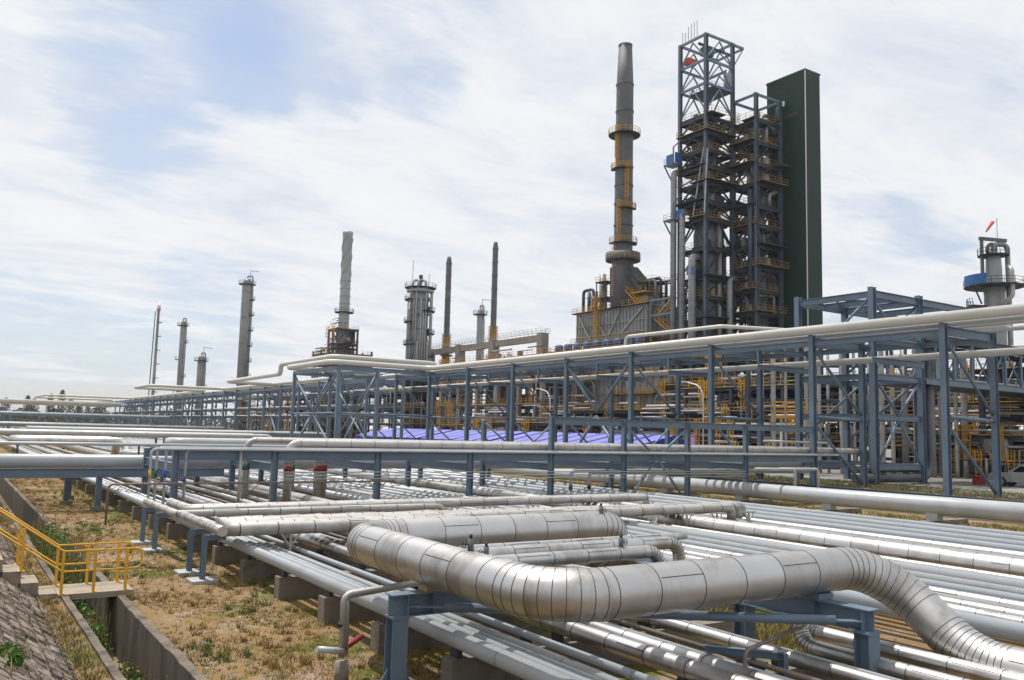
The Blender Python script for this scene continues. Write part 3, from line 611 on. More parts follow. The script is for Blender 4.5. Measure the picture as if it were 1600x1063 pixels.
for i, y in enumerate((26.25, 26.7, 27.15, 27.6, 28.05)):
    pipe('raised_loop_pipe', [(7.25+.05*i, y, ZR), ([15.5, 15.5, 29.5, 30.4, 31.2][i], y-.35, ZR)] if i < 2 else [(7.25+.05*i, y, ZR), ([0, 0, 29.5, 30.4, 31.2][i], y-.5, ZR), ([0, 0, 29.5, 30.4, 31.2][i], y-.5, ZR-.5)], .20, [alu2, seam], f'silver clad loop pipe in the nearer raised flat loop, {ORD[i]} from its near edge', 'pipe', g2, rad=.25, seams=1.15, n=14, sw=.032)
def vsup(x, y, z, label, w_=.32):
    t = empty('v_bracket', (x, y, .5), label, 'bracket', 'small steel brackets under the raised loops')
    mb = MB(); mb.bar((x, y, .75), (x, y, z-.12), .07, .07, 0, (0, 1, 0)); build(mb, 'stem', alu2, t)
    mb = MB()
    for s in (-1, 1): mb.bar((x, y, z-.55), (x+s*w_, y, z-.14), .05, .05)
    mb.bar((x-w_-.1, y, z-.13), (x+w_+.1, y, z-.13), .06, .05); build(mb, 'fork', alu2, t)
for i, x in enumerate((18.2, 20.1, 22.4, 24.6, 27.2, 29.4)): vsup(x, 31.9, ZR, f'grey forked bracket under the farther raised loop, {ORD[i]} from the big silver loop')
for i, x in enumerate((9.2, 12.0, 13.2, 24.3, 26.2, 28.0, 30.0)): vsup(x, 26.1, ZR, f'grey forked bracket under the nearer raised loop, {ORD[i]} from the closed pipe end')

# ------------------------------------------------------------------ low pipe bridge across the track (two rows)
YA, YZ = 41.8, 50.0
br = empty('pipe_bridge', (28, 45, 0), 'blue grey steel pipe bridge crossing over the low pipe track', 'pipe bridge')
XC = [9.07, 13.73, 19.27, 24.95, 30.6, 36.35, 42.0, 47.75]
for i, x in enumerate(XC):
    zt = 5.65 if x > 36 else 3.58
    build(MB().ibeam((x, YA, -.05), (x, YA, zt), .30, .28, .025, 0, (1, 0, 0)), 'column', blue, br)
    build(MB().ibeam((x+.25, YZ, -.05), (x+.25, YZ, 5.4 if 30 < x < 50 else 3.3), .28, .28, .025, 0, (1, 0, 0)), 'column', blue, br)
    build(MB().ibeam((x+.05, YA+.18, 2.62), (x+.22, YZ-.18, 2.62), .40, .22, .02), 'cross_beam', blue, br)
for a, b in zip(XC, XC[1:]): build(MB().ibeam((a+.16, YA, 3.25), (b-.16, YA, 3.25), .52, .26, .028), 'beam', blue, br)
build(MB().ibeam((47.92, YA, 3.22), (55.3, YA, 3.22), .52, .26, .028), 'beam', blue, br)
for a, b in ((30.65, 36.2), (36.5, 41.85), (42.15, 47.6), (47.9, 55.3)): build(MB().ibeam((a, YA, 5.42), (b, YA, 5.42), .42, .26, .028), 'beam', blue, br)
build(MB().ibeam((30.6, YA, 3.5), (30.6, YA, 5.7), .28, .28, .025, 0, (1, 0, 0)), 'column', blue, br)
for a, b in zip(XC, XC[1:]): build(MB().ibeam((a+.42, YZ, 3.1), (b+.08, YZ, 3.1), .45, .24, .028), 'beam', blue, br)
xm = (36.35+42.0)/2
for (a, b) in (((36.55, YA-.05, 5.15), (38.85, YA-.05, 3.45)), ((41.8, YA-.05, 5.15), (39.5, YA-.05, 3.45)), ((38.95, YA-.05, 2.95), (36.6, YA-.05, .35)), ((39.4, YA-.05, 2.95), (41.8, YA-.05, .35))):
    build(MB().tube([a, b], .075, 10), 'brace', blue, br)
for x in (xm-.3, xm+.3): build(MB().box(x-.03, YA-.17, 2.96, x+.03, YA-.14, 3.55), 'gusset', blue, br)
for (a, b) in (((30.8, YZ-.3, 5.2), (33.4, YZ-.3, 3.3)), ((36.3, YZ-.3, 5.2), (33.9, YZ-.3, 3.3)), ((42.3, YZ-.3, 5.2), (45, YZ-.3, 3.3)), ((47.8, YZ-.3, 5.2), (45.4, YZ-.3, 3.3))):
    build(MB().tube([a, b], .07, 8), 'brace', blue, br)
# deck pipes on the bridge, dropping at the left end into the track
gd = 'silver pipes carried along the top of the pipe bridge'
drops = [(42.3, 14.6, .21, .22, red), (42.95, 16.4, .19, .2, red), (43.6, 16.95, .19, .2, red), (44.3, 15.5, .15, .16, greenb), (45.1, 13.25, .13, .14, greenb), (45.9, 13.6, .13, .14, greenb)]
for i, (y, xd, r, rb, bm) in enumerate(drops):
    zc = 3.60+r+.04*i
    t = empty('bridge_pipe', (xd, y, .9), f'silver clad bridge pipe with a {"red" if bm is red else "green"} banded drop, {ORD[i]} from the near edge', 'pipe', gd)
    P = fillet([(xd, y, .8), (xd, y, zc), (62.5, y, zc)], .45, 7); mb = MB(); mb.tube(P, r, 16)
    for p, d in along(P, 1.35):
        band(mb, p, d, r+.006, .022, 1, 16)
    for p in P[1:8]: band(mb, p, (P[8]-P[1]), r+.006, .016, 1, 16) if False else None
    build(mb, 'clad_pipe', [alu2, seam], t)
    build(MB().tube([(xd, y, 2.35), (xd, y, 2.68)], r+.012, 16), 'colour_band', bm, t)
for i, (x, c, zt) in enumerate(((7.92, yband, 3.5), (8.2, greenp, 3.56), (8.62, blueb, 3.52), (9.52, blueb, 3.48))):
    t = empty('utility_riser', (x, YA-.35, .8), f'slim pale riser with a {("yellow", "bright green", "blue", "low blue")[i]} band at the left end of the pipe bridge', 'pipe', 'slim risers at the end of the pipe bridge')
    build(MB().tube(fillet([(x, YA-.35+.12*i, .85), (x, YA-.35+.12*i, zt), (58, YA-.3+.12*i, zt)], .22, 6), .062, 10), 'riser', white, t)
    build(MB().tube([(x, YA-.35+.12*i, 2.2-.3*(i == 3)), (x, YA-.35+.12*i, 2.55-.3*(i == 3))], .07, 10), 'colour_band', c, t)
pipe('track_riser', [(12.0, 41.6, .8), (12.0, 41.6, 3.45)], .075, [alu2], 'thick grey riser between two bridge columns at the left end', 'pipe')
pipe('service_line', [(6.2, 41.2, .2), (6.2, 41.2, 1.95), (20, 41.2, 1.95)], .05, [brown], 'thin brown service line with a bend beside the leftmost bridge columns', 'pipe', rad=.2)
for i, (x0, z) in enumerate(((13.9, 2.42), (14.2, 2.25), (14.0, 2.08))):
    pipe('tracer_line', [(x0, YA-.26, z), (47.5, YA-.26, z-.1)], .03, [white], f'thin white tracer line under the bridge beam, {("upper", "middle", "lower")[i]} of three', 'pipe', 'thin lines slung under the bridge beam')
# lower deck with fat pale pipe, to the left over the drain
ld = empty('low_pipe_bridge', (10, 52, 0), 'low blue grey steel pipe bridge spanning the drain at the left', 'pipe bridge')
build(MB().ibeam((-12, 49.9, 1.98), (13.5, 49.9, 1.98), .48, .25, .03), 'beam', blue, ld)
build(MB().ibeam((-12, 57.5, 1.98), (52, 57.5, 1.98), .42, .25, .03), 'beam', blue, ld)
for x, y in ((7.05, 49.9), (6.0, 53.9), (6.5, 57.5), (-2, 49.9), (13.0, 54), (18, 57.5), (24, 57.5), (30, 57.5), (36, 57.5), (42, 57.5), (48, 57.5), (16, 54), (11, 53.8)):
    c_ = build(MB().ibeam((x, y, .25), (x, y, 1.75 if y < 50 else 2.1), .28, .28, .03, 0, (1, 0, 0)), 'column', blue, ld); build(MB().box(x-.3, y-.3, -.1, x+.3, y+.3, .248), 'pedestal', conc, c_)
for x in (-4, 1, 7.05, 13): build(MB().ibeam((x, 50.1, 1.9), (x, 57.3, 1.9), .3, .2, .025), 'cross_beam', blue, ld)
gl = 'pipes lying on the low pipe bridge'
pipe('deck_pipe', [(-14, 50.9, 2.6), (14, 50.9, 2.52), (19, 51.3, 2.45), (66.5, 51.3, 2.35)], .36, [white], 'fat pale grey pipe crossing the whole track on the low pipe bridge', 'pipe', gl, rad=3, n=18)
for i, (y, z, r, m, l) in enumerate(((52.3, 2.35, .13, alu2, 'silver clad pipe right behind the fat pale one on the low bridge'), (53.2, 2.33, .12, white, 'slim pale pipe on the low bridge'), (54.6, 2.35, .14, alu2, 'silver clad pipe in the middle of the low bridge'), (55.8, 2.35, .16, white, 'pale pipe towards the far side of the low bridge'), (56.9, 2.34, .13, alu2, 'silver clad pipe on the far edge of the low bridge'))):
    pipe('deck_pipe', [(-16, y, z), (66, y, z)], r, [m, seam], l, 'pipe', gl, seams=1.5 if m is alu2 else 0, n=12)
pipe('pipe_cable_tray', [(-14, 55.0, 3.35), (9.5, 55.0, 3.35), (56, 55.0, 3.3)], .10, [white], 'raised pale line held on short posts above the low bridge', 'pipe', gl)
for i, x in enumerate((-1.5, 3.5, 9.8, 11.0)): tag(build(MB().bar((x, 55, 2.1), (x, 55, 3.27), .10, .10, 0, (0, 1, 0)), 'short_post', bluedk), f'short dark post holding the raised pale line, {ORD[i]} from the left', 'post', 'short posts under the raised line')
gg = 'small pale bends turning down onto the fat pipe'
for i, (x, z) in enumerate(((33.5, 1.95), (35.0, 1.85))):
    t = empty('bend_pipe', (x, 43.4, .8), f'pale pipe turning down through a dark band, {("left", "right")[i]} of the pair under the bridge', 'pipe', 'pair of bends under the bridge')
    build(MB().tube(fillet([(x, 43.6, .7), (x, 43.6, z+.35), (58, 43.6, z+.3)], .3, 6), .12, 12), 'bend', white, t); build(MB().tube([(x, 43.6, 1.15), (x, 43.6, 1.4)], .128, 12), 'colour_band', greenp if i == 0 else dark, t)
for i, x in enumerate((48.8, 51.3)):
    pipe('bend_pipe', [(x, 38.4, 1.2), (x, 38.4, 2.62), (x-3.5, 38.9, 2.62)], .1, [white], f'slim pale bend rising off the fat white pipe, {("left", "right")[i]} of two', 'pipe', 'two bends off the fat white pipe', rad=.25)
bt = empty('bridge_top_line', (58, 45, 4), 'thin pale line with a bent end raised on a post over the bridge pipes', 'pipe')
build(MB().tube(fillet([(53.5, 45, 4.48), (61.6, 45, 4.42), (61.6, 45, 3.8)], .35, 6), .09, 10), 'line', cream, bt); build(MB().bar((57.5, 45, 3.7), (57.5, 45, 4.38), .1, .1, 0, (1, 0, 0)), 'post', blue, bt)
# fat white pipe beside the kerb
pipe('fat_white_pipe', [(47.5, 8, 1.25), (47.5, 36, 1.06), (47.5, 140, .75)], .52, [white], 'fat white pipe lying along the kerb on concrete walls', 'pipe', n=24)
for i, y in enumerate((21.0, 27.8, 34.8, 42.0, 49.5, 57)):
    t = empty('pipe_plinth', (46, y, 0), f'concrete plinth wall carrying the fat white pipe, {ORD[i]} from the right', 'plinth', 'plinths under the fat white pipe')
    build(MB().box(40.6, y-.22, -.1, 47.1, y+.22, .28), 'low_block', conc, t); build(MB().box(47.102, y-.25, -.1, 50.6, y+.25, .28), 'block', conc, t); build(MB().box(47.2, y-.35, .282, 47.8, y+.35, .72), 'saddle', white, t)

# ------------------------------------------------------------------ tall pipe rack
XF, XR, Y0, DY, ZR1 = 55.5, 61.8, 31.5, 10.45, 12.72
def rack(k0, k1, label, detail=True):
    t = empty('tall_pipe_rack', (58.6, Y0+DY*k0, 1), label, 'pipe rack')
    I = (lambda mb, a, b, d, f, th, ref=None: mb.ibeam(a, b, d, f, th, 0, ref)) if detail else (lambda mb, a, b, d, f, th, ref=None: mb.bar(a, b, f, d, 0, ref))
    for k in range(k0, k1+1):
        y = Y0+DY*k
        zt = 14.25 if k == 3 else ZR1
        for x in (XF, XR):
            if k == k0 and k0 != -1 and k0 != 0 and not detail and False: continue
            mb = MB(); I(mb, (x, y, .95), (x, y, zt if x == XF else ZR1), .42, .40, .035, (1, 0, 0)); build(mb, 'column', blue, t)
        mb = MB(); I(mb, (XF+.22, y, 12.2), (XR-.22, y, 12.2), .60, .3, .03); build(mb, 'top_beam', blue, t)
        build(MB().tube([(XF+.25, y, 6.4), (XR-.25, y, 6.3)], .13, 10 if detail else 6), 'strut', blue, t)
        build(MB().tube([(XF+.25, y+.05, 11.7), (XR-.22, y+.05, 6.75)], .11, 10 if detail else 6), 'brace', blue, t)
        build(MB().tube([(XF+.25, y+.05, 5.9), (XR-.22, y+.05, 1.3)], .11, 10 if detail else 6), 'brace', blue, t)
        if not detail:
            for z in (8.15, 6.5): build(MB().bar((XF, y, z), (XR, y, z), .25, .4), 'cross_beam', blue, t)
        if k < k1:
            y2 = y+DY
            for x in (XF, XR):
                mb = MB(); I(mb, (x, y+.22, 12.05), (x, y2-.22, 12.05), .42, .26, .03); build(mb, 'long_beam', blue, t)
            ym = y+DY/2
            for x in (XF, XR): mb = MB(); I(mb, (x, ym, 10.9), (x, ym, 11.82), .24, .24, .025, (1, 0, 0)); build(mb, 'hanger', blue, t)
            mb = MB(); I(mb, (XF-.1, ym, 10.5), (XR+.1, ym, 10.5), .42, .24, .025); build(mb, 'cross_beam', blue, t)
            mb = MB(); I(mb, (XF+.15, ym, 11.95), (XR-.15, ym, 11.95), .30, .2, .025); build(mb, 'cross_beam', blue, t)
    for k in [q for q in (3, 8, 13, 20) if k0 <= q < k1]:
        y = Y0+DY*k; y2 = y+DY; ym = (y+y2)/2
        for x in (XF,):
            for (a, b) in (((x, y+.3, 11.7), (x, ym, 6.9)), ((x, y2-.3, 11.7), (x, ym, 6.9)), ((x, ym, 6.5), (x, y+.3, 1.4)), ((x, ym, 6.5), (x, y2-.3, 1.4))):
                build(MB().tube([a, b], .15, 10), 'brace', blue, t)
    return t
rack(0, 8, 'near stretch of the tall blue grey pipe rack, rising at the right of the picture')
rack(9, 16, 'middle stretch of the tall blue grey pipe rack beyond the side loop', False)
rack(17, 32, 'far stretch of the tall blue grey pipe rack receding to the horizon', False)
# outrigger under the loop
og = empty('outrigger_frame', (45, 105, 1), 'braced outrigger frame carrying the side loop of the tall rack', 'pipe rack')
for x in (42.0, 47.5):
    for y in (104.2, 121.0):
        build(MB().bar((x, y, .95), (x, y, 12.3), .4, .4, 0, (1, 0, 0)), 'column', blue, og)
for y in (104.2, 121.0):
    build(MB().bar((41.8, y, 12.35), (55.2, y, 12.35), .3, .55), 'beam', blue, og)
    build(MB().tube([(42.2, y, 6.5), (55.2, y, 6.5)], .14, 8), 'strut', blue, og)
    for (a, b) in (((42.2, y, 11.8), (44.75, y, 6.7)), ((47.3, y, 11.8), (44.75, y, 6.7)), ((44.75, y, 6.3), (42.2, y, 1.2)), ((44.75, y, 6.3), (47.3, y, 1.2))): build(MB().tube([a, b], .14, 8), 'brace', blue, og)
for x in (42.0, 47.5):
    build(MB().bar((x, 104.4, 12.35), (x, 120.8, 12.35), .3, .5), 'beam', blue, og)
    for (a, b) in (((x, 104.5, 11.8), (x, 112.6, 6.7)), ((x, 120.7, 11.8), (x, 112.6, 6.7)), ((x, 112.6, 6.3), (x, 104.5, 1.2)), ((x, 112.6, 6.3), (x, 120.7, 1.2))): build(MB().tube([a, b], .14, 8), 'brace', blue, og)
build(MB().tube([(42, 104.4, 6.5), (42, 120.8, 6.5)], .14, 8), 'strut', blue, og)
# rack pipes
gr_ = 'pale pipes along the tall pipe rack'
ZP = 13.05
pipe('rack_pipe', [(55.15, 8, ZP), (55.15, 104.0, ZP), (40.6, 104.0, ZP), (40.6, 120.6, ZP), (55.15, 120.6, ZP), (55.15, 208, ZP), (38.2, 208, ZP), (38.2, 226, ZP), (55.15, 226, ZP), (55.15, 332, ZP), (28, 332, ZP), (28, 372, ZP), (55.15, 372, ZP), (55.15, 520, ZP)], .36, [cream], 'fat off white pipe on the top edge of the tall rack, with flat side loops', 'pipe', gr_, rad=1.5, n=18)
pipe('rack_pipe', [(61, 30, 12.95), (61, 113, 12.95), (61, 113, 14.5), (44.5, 113, 14.5), (44.5, 135, 14.5), (44.5, 135, 13.0), (45.6, 170, 13.0), (58, 172, 13.0), (58, 400, 13.0)], .38, [cream], 'fat off white pipe rising over the side loop of the tall rack', 'pipe', gr_, rad=1.3, n=16)
for i, (x, z, r, m, l) in enumerate(((56.1, 12.68, .17, white, 'slim pale pipe just inside the fat pipe on top of the rack'), (57.6, 12.66, .15, white, 'slim pale pipe, second inside the top edge of the rack'), (60.9, 12.66, .17, white, 'slim pale pipe along the back edge of the rack top'), (58.4, 10.88, .17, cream, 'slim off white pipe on the lower cross beams of the rack'), (60.4, 10.88, .15, white, 'slim pale pipe at the back of the lower cross beams of the rack'))):
    pipe('rack_pipe', [(x, 6, z), (x, 420, z)], r, [m], l, 'pipe', gr_, n=12)
for i, (x, z, r) in enumerate(((57, 8.4, .2), (59, 8.4, .25), (60.5, 8.4, .18), (58, 6.7, .2), (60, 6.7, .25))):
    pipe('rack_pipe', [(x, 135, z), (x, 400, z)], r, [alu2 if i % 2 else white], f'pale pipe on the lower tiers of the far rack, {ORD[i]} of five', 'pipe', 'pipes on the lower tiers of the far rack', n=8)
pipe('crossover_pipe', [(55.2, 63.4, 13.1), (55.2, 63.4, 14.25), (55.2, 51.0, 14.2), (61, 47.5, 14.0), (64.5, 47.0, 12.8)], .17, [cream], 'slim off white crossover pipe humped above the tall rack', 'pipe', rad=.6)
pipe('arched_pipe', [(61.8, 49.2, 12.4), (61.8, 47.6, 14.15), (64.2, 44.6, 14.15), (65.4, 43.9, 13.6)], .34, [alu2, seam], 'grey clad pipe arching over the rack in front of the dark green shaft', 'pipe', rad=1.2, seams=.45, n=14, elbow_seams=False)

# ------------------------------------------------------------------ tall open frame behind the rack
fx0, fx1, fy0, fy1 = 66.0, 73.1, 43.7, 51.4
of = empty('open_steel_frame', (70, 47, 1), 'tall open blue grey steel frame with a cross braced roof at the right', 'steel frame')
for x in (fx0, fx1):
    for y in (fy0, fy1): build(MB().ibeam((x, y, .9), (x, y, 17.95), .52, .5, .04, 0, (1, 0, 0)), 'column', blue, of)
for y in (fy0, fy1): build(MB().ibeam((fx0+.28, y, 17.35), (fx1+9, y, 17.35), .62, .4, .04), 'roof_beam', blue, of)
for x in (fx0, fx1, (fx0+fx1)/2, fx1+4.4, fx1+8.8): build(MB().ibeam((x, fy0+.28, 17.33), (x, fy1-.28, 17.33), .55, .35, .04), 'roof_beam', blue, of)
for x in (fx0, fx1): 
    build(MB().tube([(x, fy0+.3, 17.0), (x, fy1-.3, 11.2)], .12, 8), 'brace', blue, of)
    build(MB().tube([(x, fy0+.3, 10.2), (x, fy1-.3, 4.8)], .12, 8), 'brace', blue, of)
for (a, b) in (((fx0+.3, fy0, 10.0), ((fx0+fx1)/2, fy0, 6.9)), ((fx1-.3, fy0, 10.0), ((fx0+fx1)/2, fy0, 6.9)), (((fx0+fx1)/2, fy0, 6.6), (fx0+.3, fy0, 2.6)), (((fx0+fx1)/2, fy0, 6.6), (fx1-.3, fy0, 2.6)), ((fx0+.3, fy0+3.8, 17.3), (fx1-.3, fy0, 17.3)), ((fx0+.3, fy0+3.8, 17.3), (fx1-.3, fy1, 17.3)), ((fx0+.3, fy0, 16.8), (fx1-3.5, fy0, 13.9)), ((fx1-.3, fy0, 16.8), (fx0+3.5, fy0, 13.9))):
    build(MB().tube([a, b], .12, 8), 'brace', blue, of)
for z in (13.6, 10.2, 6.75, 2.5):
    for y in (fy0, fy1): build(MB().ibeam((fx0+.28, y, z), (fx1-.28, y, z), .5, .32, .03), 'beam', blue, of)
    for x in (fx0, fx1): build(MB().ibeam((x, fy0+.28, z), (x, fy1-.28, z), .5, .32, .03), 'beam', blue, of)
# truss bridge going right from the frame
tb = empty('truss_bridge', (86, 45, 9), 'covered steel truss pipe bridge leading right from the open frame', 'pipe bridge')
for y in (43.4, 48.2):
    build(MB().ibeam((73.5, y, 10.2), (112, y, 10.2), .6, .35, .04), 'bottom_chord', blue, tb); build(MB().ibeam((73.5, y, 14.2), (112, y, 14.2), .6, .35, .04), 'top_chord', bluedk, tb)
    for i in range(12):
        x = 75+3.1*i; build(MB().bar((x, y, 10.5), (x, y, 13.9), .2, .2, 0, (1, 0, 0)), 'vertical', blue, tb)
        a, b = ((x+.1, y, 10.55), (x+3, y, 13.9)) if i % 2 else ((x+.1, y, 13.9), (x+3, y, 10.55)); build(MB().tube([a, b], .1, 6), 'diagonal', blue, tb)
build(MB().box(73.6, 43.7, 9.95, 112, 47.9, 10.1), 'deck', bluedk, tb); build(MB().box(73.6, 43.7, 14.5, 112, 47.9, 14.62), 'roof', bluedk, tb)
for i in range(6): build(MB().tube([(73.4, 44.2+.65*i, 10.5+.2*(i % 2)), (112, 44.2+.65*i, 10.5+.2*(i % 2))], .17+.03*(i % 3), 8), 'pipe', alu2, tb)
for x in (80, 92, 104): build(MB().bar((x, 48.2, .9), (x, 48.2, 9.9), .5, .5, 0, (1, 0, 0)), 'pier', bluedk, tb)
gd2 = 'big grey ducts dropping beside the open frame'
pipe('grey_duct', [(74.0, 44.3, 14.0), (74.0, 44.3, 2.3), (64.0, 44.3, 2.3)], .34, [ductm], 'fat dull grey pipe dropping down the open frame and turning left, inner of two', 'pipe', gd2, rad=1.2, n=16)
pipe('grey_duct', [(74.85, 44.0, 13.2), (74.85, 44.0, 1.55), (63.6, 44.0, 1.55)], .40, [ductm], 'fat dull grey pipe dropping down the open frame and turning left, outer of two', 'pipe', gd2, rad=1.6, n=16)
# clustered vertical pipes inside the frame and behind it
for i in range(18):
    x = 78+.82*i; y = 66-.95*i+rnd.uniform(-.5, .5); r = rnd.choice((.16, .22, .28, .34))
    pipe('vertical_riser', [(x, y, 1), (x, y, 17.3-rnd.random()*1.5)], r, [alu2, seam] if i % 3 else [vess, seam], f'grey clad vertical riser behind the open frame, {ORD[i]} from the left', 'pipe', 'vertical risers behind the open frame', seams=2.2, n=10, sw=.05)
sf = empty('riser_support_frame', (84, 60, 1), 'grey steel frame standing among the vertical risers', 'steel frame')
for x, y in ((77, 67), (84, 59), (91, 51.5)):
    build(MB().bar((x, y, .9), (x, y, 17), .4, .4), 'column', bluedk, sf)
for z in (5, 9, 13, 16.5): build(MB().bar((77, 67, z), (91, 51.5, z), .3, .4), 'beam', bluedk, sf)

# ------------------------------------------------------------------ generic plant structure
def railing(mb, x0, y0, x1, y1, z, gap=None, th=.045):
    th = min(th, .06)
    for (a, b) in (((x0, y0), (x1, y0)), ((x1, y0), (x1, y1)), ((x1, y1), (x0, y1)), ((x0, y1), (x0, y0))):
        L = math.hypot(b[0]-a[0], b[1]-a[1]); n = max(1, round(L/1.8))
        for zz_ in (.55, 1.1): mb.bar((*a, z+zz_), (*b, z+zz_), th, th)
        mb.bar((*a, z+.05), (*b, z+.05), .03, .09)
        for i in range(n): q = i/n; p = (a[0]+(b[0]-a[0])*q, a[1]+(b[1]-a[1])*q); mb.bar((*p, z), (*p, z+1.1), th, th, 0, (1, 0, 0))
def plant(name, label, cat, x0, y0, x1, y1, zb, levels, cols=(3, 3), colw=.45, colmat=bluedk, railmat=yellowfar, pipes=14, drums=5, braces=True, floor=grating, seed=1, over=.5, ztop=None, slabmat=None, walls=None, back=True):
    rg = random.Random(seed); t = empty(name, ((x0+x1)/2, (y0+y1)/2, zb), label, cat); ztop = ztop or levels[-1]+1.1
    xs = [x0+(x1-x0)*i/(cols[0]-1) for i in range(cols[0])]; ysx = [y0+(y1-y0)*i/(cols[1]-1) for i in range(cols[1])]
    for x in xs:
        for y in ysx: build(MB().bar((x, y, zb), (x, y, ztop), colw, colw, 0, (1, 0, 0)), 'column', colmat, t)
    zl = [zb]+list(levels)
    for li, z in enumerate(levels):
        mb = MB(); o = over
        if rg.random() < .55 and len(levels) > 3:     # partial deck
            if rg.random() < .5: mb.box(x0-o, y0-o, z-.1, x1+o, y0+(y1-y0)*.55, z, 0)
            else: mb.box(x0-o, y0-o, z-.1, x0+(x1-x0)*.55, y1+o, z, 0)
        else: mb.box(x0-o, y0-o, z-.1, x1+o, y1+o, z, 0)
        for x in xs: mb.bar((x, y0, z-.3), (x, y1, z-.3), .22, .4, 1)
        for y in ysx: mb.bar((x0, y, z-.3), (x1, y, z-.3), .22, .4, 1)
        f = build(mb, 'deck', [slabmat or floor, colmat], t)
        mb = MB(); railing(mb, x0-o, y0-o, x1+o, y1+o, z); build(mb, 'railing', railmat, f)
    if braces:
        for i in range(len(zl)-1):
            za, zc = zl[i]+.2, zl[i+1]-.4
            if rg.random() < .75:
                a, b = (y0, y1) if i % 2 else (y1, y0); ym = (a+b)/2; build(MB().bar((x0, a, za), (x0, ym, zc), .18, .18), 'brace', colmat, t)
            if rg.random() < .75:
                a, b = (x0, x1) if i % 2 else (x1, x0); xm_ = (a+b)/2; build(MB().bar((a, y0, za), (xm_, y0, zc), .18, .18), 'brace', colmat, t)
            if rg.random() < .5: build(MB().bar((x0, y1, za), (x1, y1, zc), .18, .18), 'brace', colmat, t)
    for i in range(pipes):
        x = rg.uniform(x0, x1); y = rg.uniform(y0, y1); 
        if rg.random() < .5: x = x0+rg.uniform(-.6, .8)
        else: y = y0+rg.uniform(-.6, .8)
        za = zb+(ztop-zb)*rg.random()*.5; zc = za+(ztop-zb)*rg.uniform(.2, .5); r = rg.choice((.08, .12, .16, .25))
        tp = rg.choice(((x, y1), (x1, y), None, None)); pts_ = [(x, y, za), (x, y, zc)]
        if tp: pts_.append((*tp, zc))
        build(MB().tube(fillet(pts_, r*3, 4) if len(pts_) > 2 else pts_, r, 8), 'pipe', rg.choice((alu2, vess, white, bluedk, rust)), t)
    for i in range(int(pipes*.25)):
        y = rg.uniform(y0, y1); li = rg.randrange(len(zl)-1); ladder(t, x0-over-.1, y, zl[li], zl[li+1]+1, -1, 0, railmat)
    for i in range(pipes):
        z = rg.choice(zl)+rg.uniform(1.2, 3.2); xx = x0+rg.uniform(-.4, (x1-x0)*.6); ya = rg.uniform(y0, y1-3); r = rg.choice((.06, .09, .14, .2)); build(MB().tube([(xx, ya, z), (xx, min(y1, ya+rg.uniform(3, 9)), z)], r, 7), 'pipe', rg.choice((alu2, vess, white, bluedk, rust, brown)), t)
    for i in range(drums):
        z = rg.choice(zl[:-1]); x = rg.uniform(x0+.8, x1-.8); y = rg.uniform(y0+.8, y1-.8); r = rg.uniform(.5, 1.1); h = rg.uniform(1.4, 2.8)
        mb = MB()
        if rg.random() < .5: mb.lathe([(r*.3, z+.3), (r*.8, z+.45), (r, z+.8), (r, z+h), (r*.8, z+h+.35), (r*.25, z+h+.5)], x, y, 14)
        else: mb.tube([(x-.2, y-h, z+r+.5), (x-.2, y-h+.3, z+r+.5), (x-.2, y+h-.3, z+r+.5), (x-.2, y+h, z+r+.5)], [r*.5, r, r, r*.5], 14)
        build(mb, 'vessel', rg.choice((vess, alu2, bluedk, panel)), t)
    if back:
        for i in range(len(zl)-1):
            n = 7
            for q in range(n):
                if rg.random() < .72: ya = y0+(y1-y0)*q/n; build(MB().box(x1-.9-rg.random()*2, ya+.05, zl[i]+.02, x1-.7, ya+(y1-y0)/n*rg.uniform(.6, .98), zl[i]+(zl[i+1]-zl[i])*rg.uniform(.55, .9)), 'equipment_block', rg.choice((darkwall, darkwall, bluedk, panel, rust)), t)
    if walls:
        for (wx0, wy0, wx1, wy1, wz0, wz1) in walls: build(MB().box(wx0, wy0, wz0, wx1, wy1, wz1), 'wall_panel', panel, t)
    return t
def stair(parent, a, b, wd=.8, m=yellowfar):
    a = V(a); b = V(b); d = (b-a); h = V((d.x, d.y, 0)).normalized(); s = V((-h.y, h.x, 0))*wd/2; mb = MB()
    for k in (-1, 1):
        mb.bar(a+s*k, b+s*k, .06, .22); mb.bar(a+s*k+V((0, 0, 1)), b+s*k+V((0, 0, 1)), .06, .06)
        for i in range(5): p = a+d*(i/4)+s*k; mb.bar(p, p+V((0, 0, 1)), .06, .06, 0, (1, 0, 0))
    for i in range(12): p = a+d*(i/12); mb.bar(p-s, p+s, .2, .04)
    return build(mb, 'stair_flight', m, parent)
def ladder(parent, x, y, za, zb, dx, dy, m=yellowfar):
    mb = MB(); s = V((-dy, dx, 0))*.3; o = V((dx, dy, 0))*.25
    for k in (-1, 1): mb.bar(V((x, y, za))+s*k+o, V((x, y, zb))+s*k+o, .07, .07, 0, (1, 0, 0))
    z = za
    while z < zb: mb.bar(V((x, y, z))-s+o, V((x, y, z))+s+o, .04, .04); z += .35
    z = za+2
    while z < zb:      # safety cage
        for k in range(7): 
            a = -PI/2+PI*k/6; a2 = -PI/2+PI*(k+1)/6
            if k < 6:
                p = V((x, y, z))+o+s*math.sin(a)*1.3+V((dx, dy, 0))*.75*math.cos(a); q = V((x, y, z))+o+s*math.sin(a2)*1.3+V((dx, dy, 0))*.75*math.cos(a2); mb.bar(p, q, .04, .1)
        z += 1.1
    for k in range(5):
        a = -PI/2+PI*k/4; p = V((x, y, 0))+o+s*math.sin(a)*1.3+V((dx, dy, 0))*.75*math.cos(a); mb.bar(p+V((0, 0, za+2)), p+V((0, 0, zb)), .05, .05, 0, (1, 0, 0))
    return build(mb, 'ladder', m, parent)
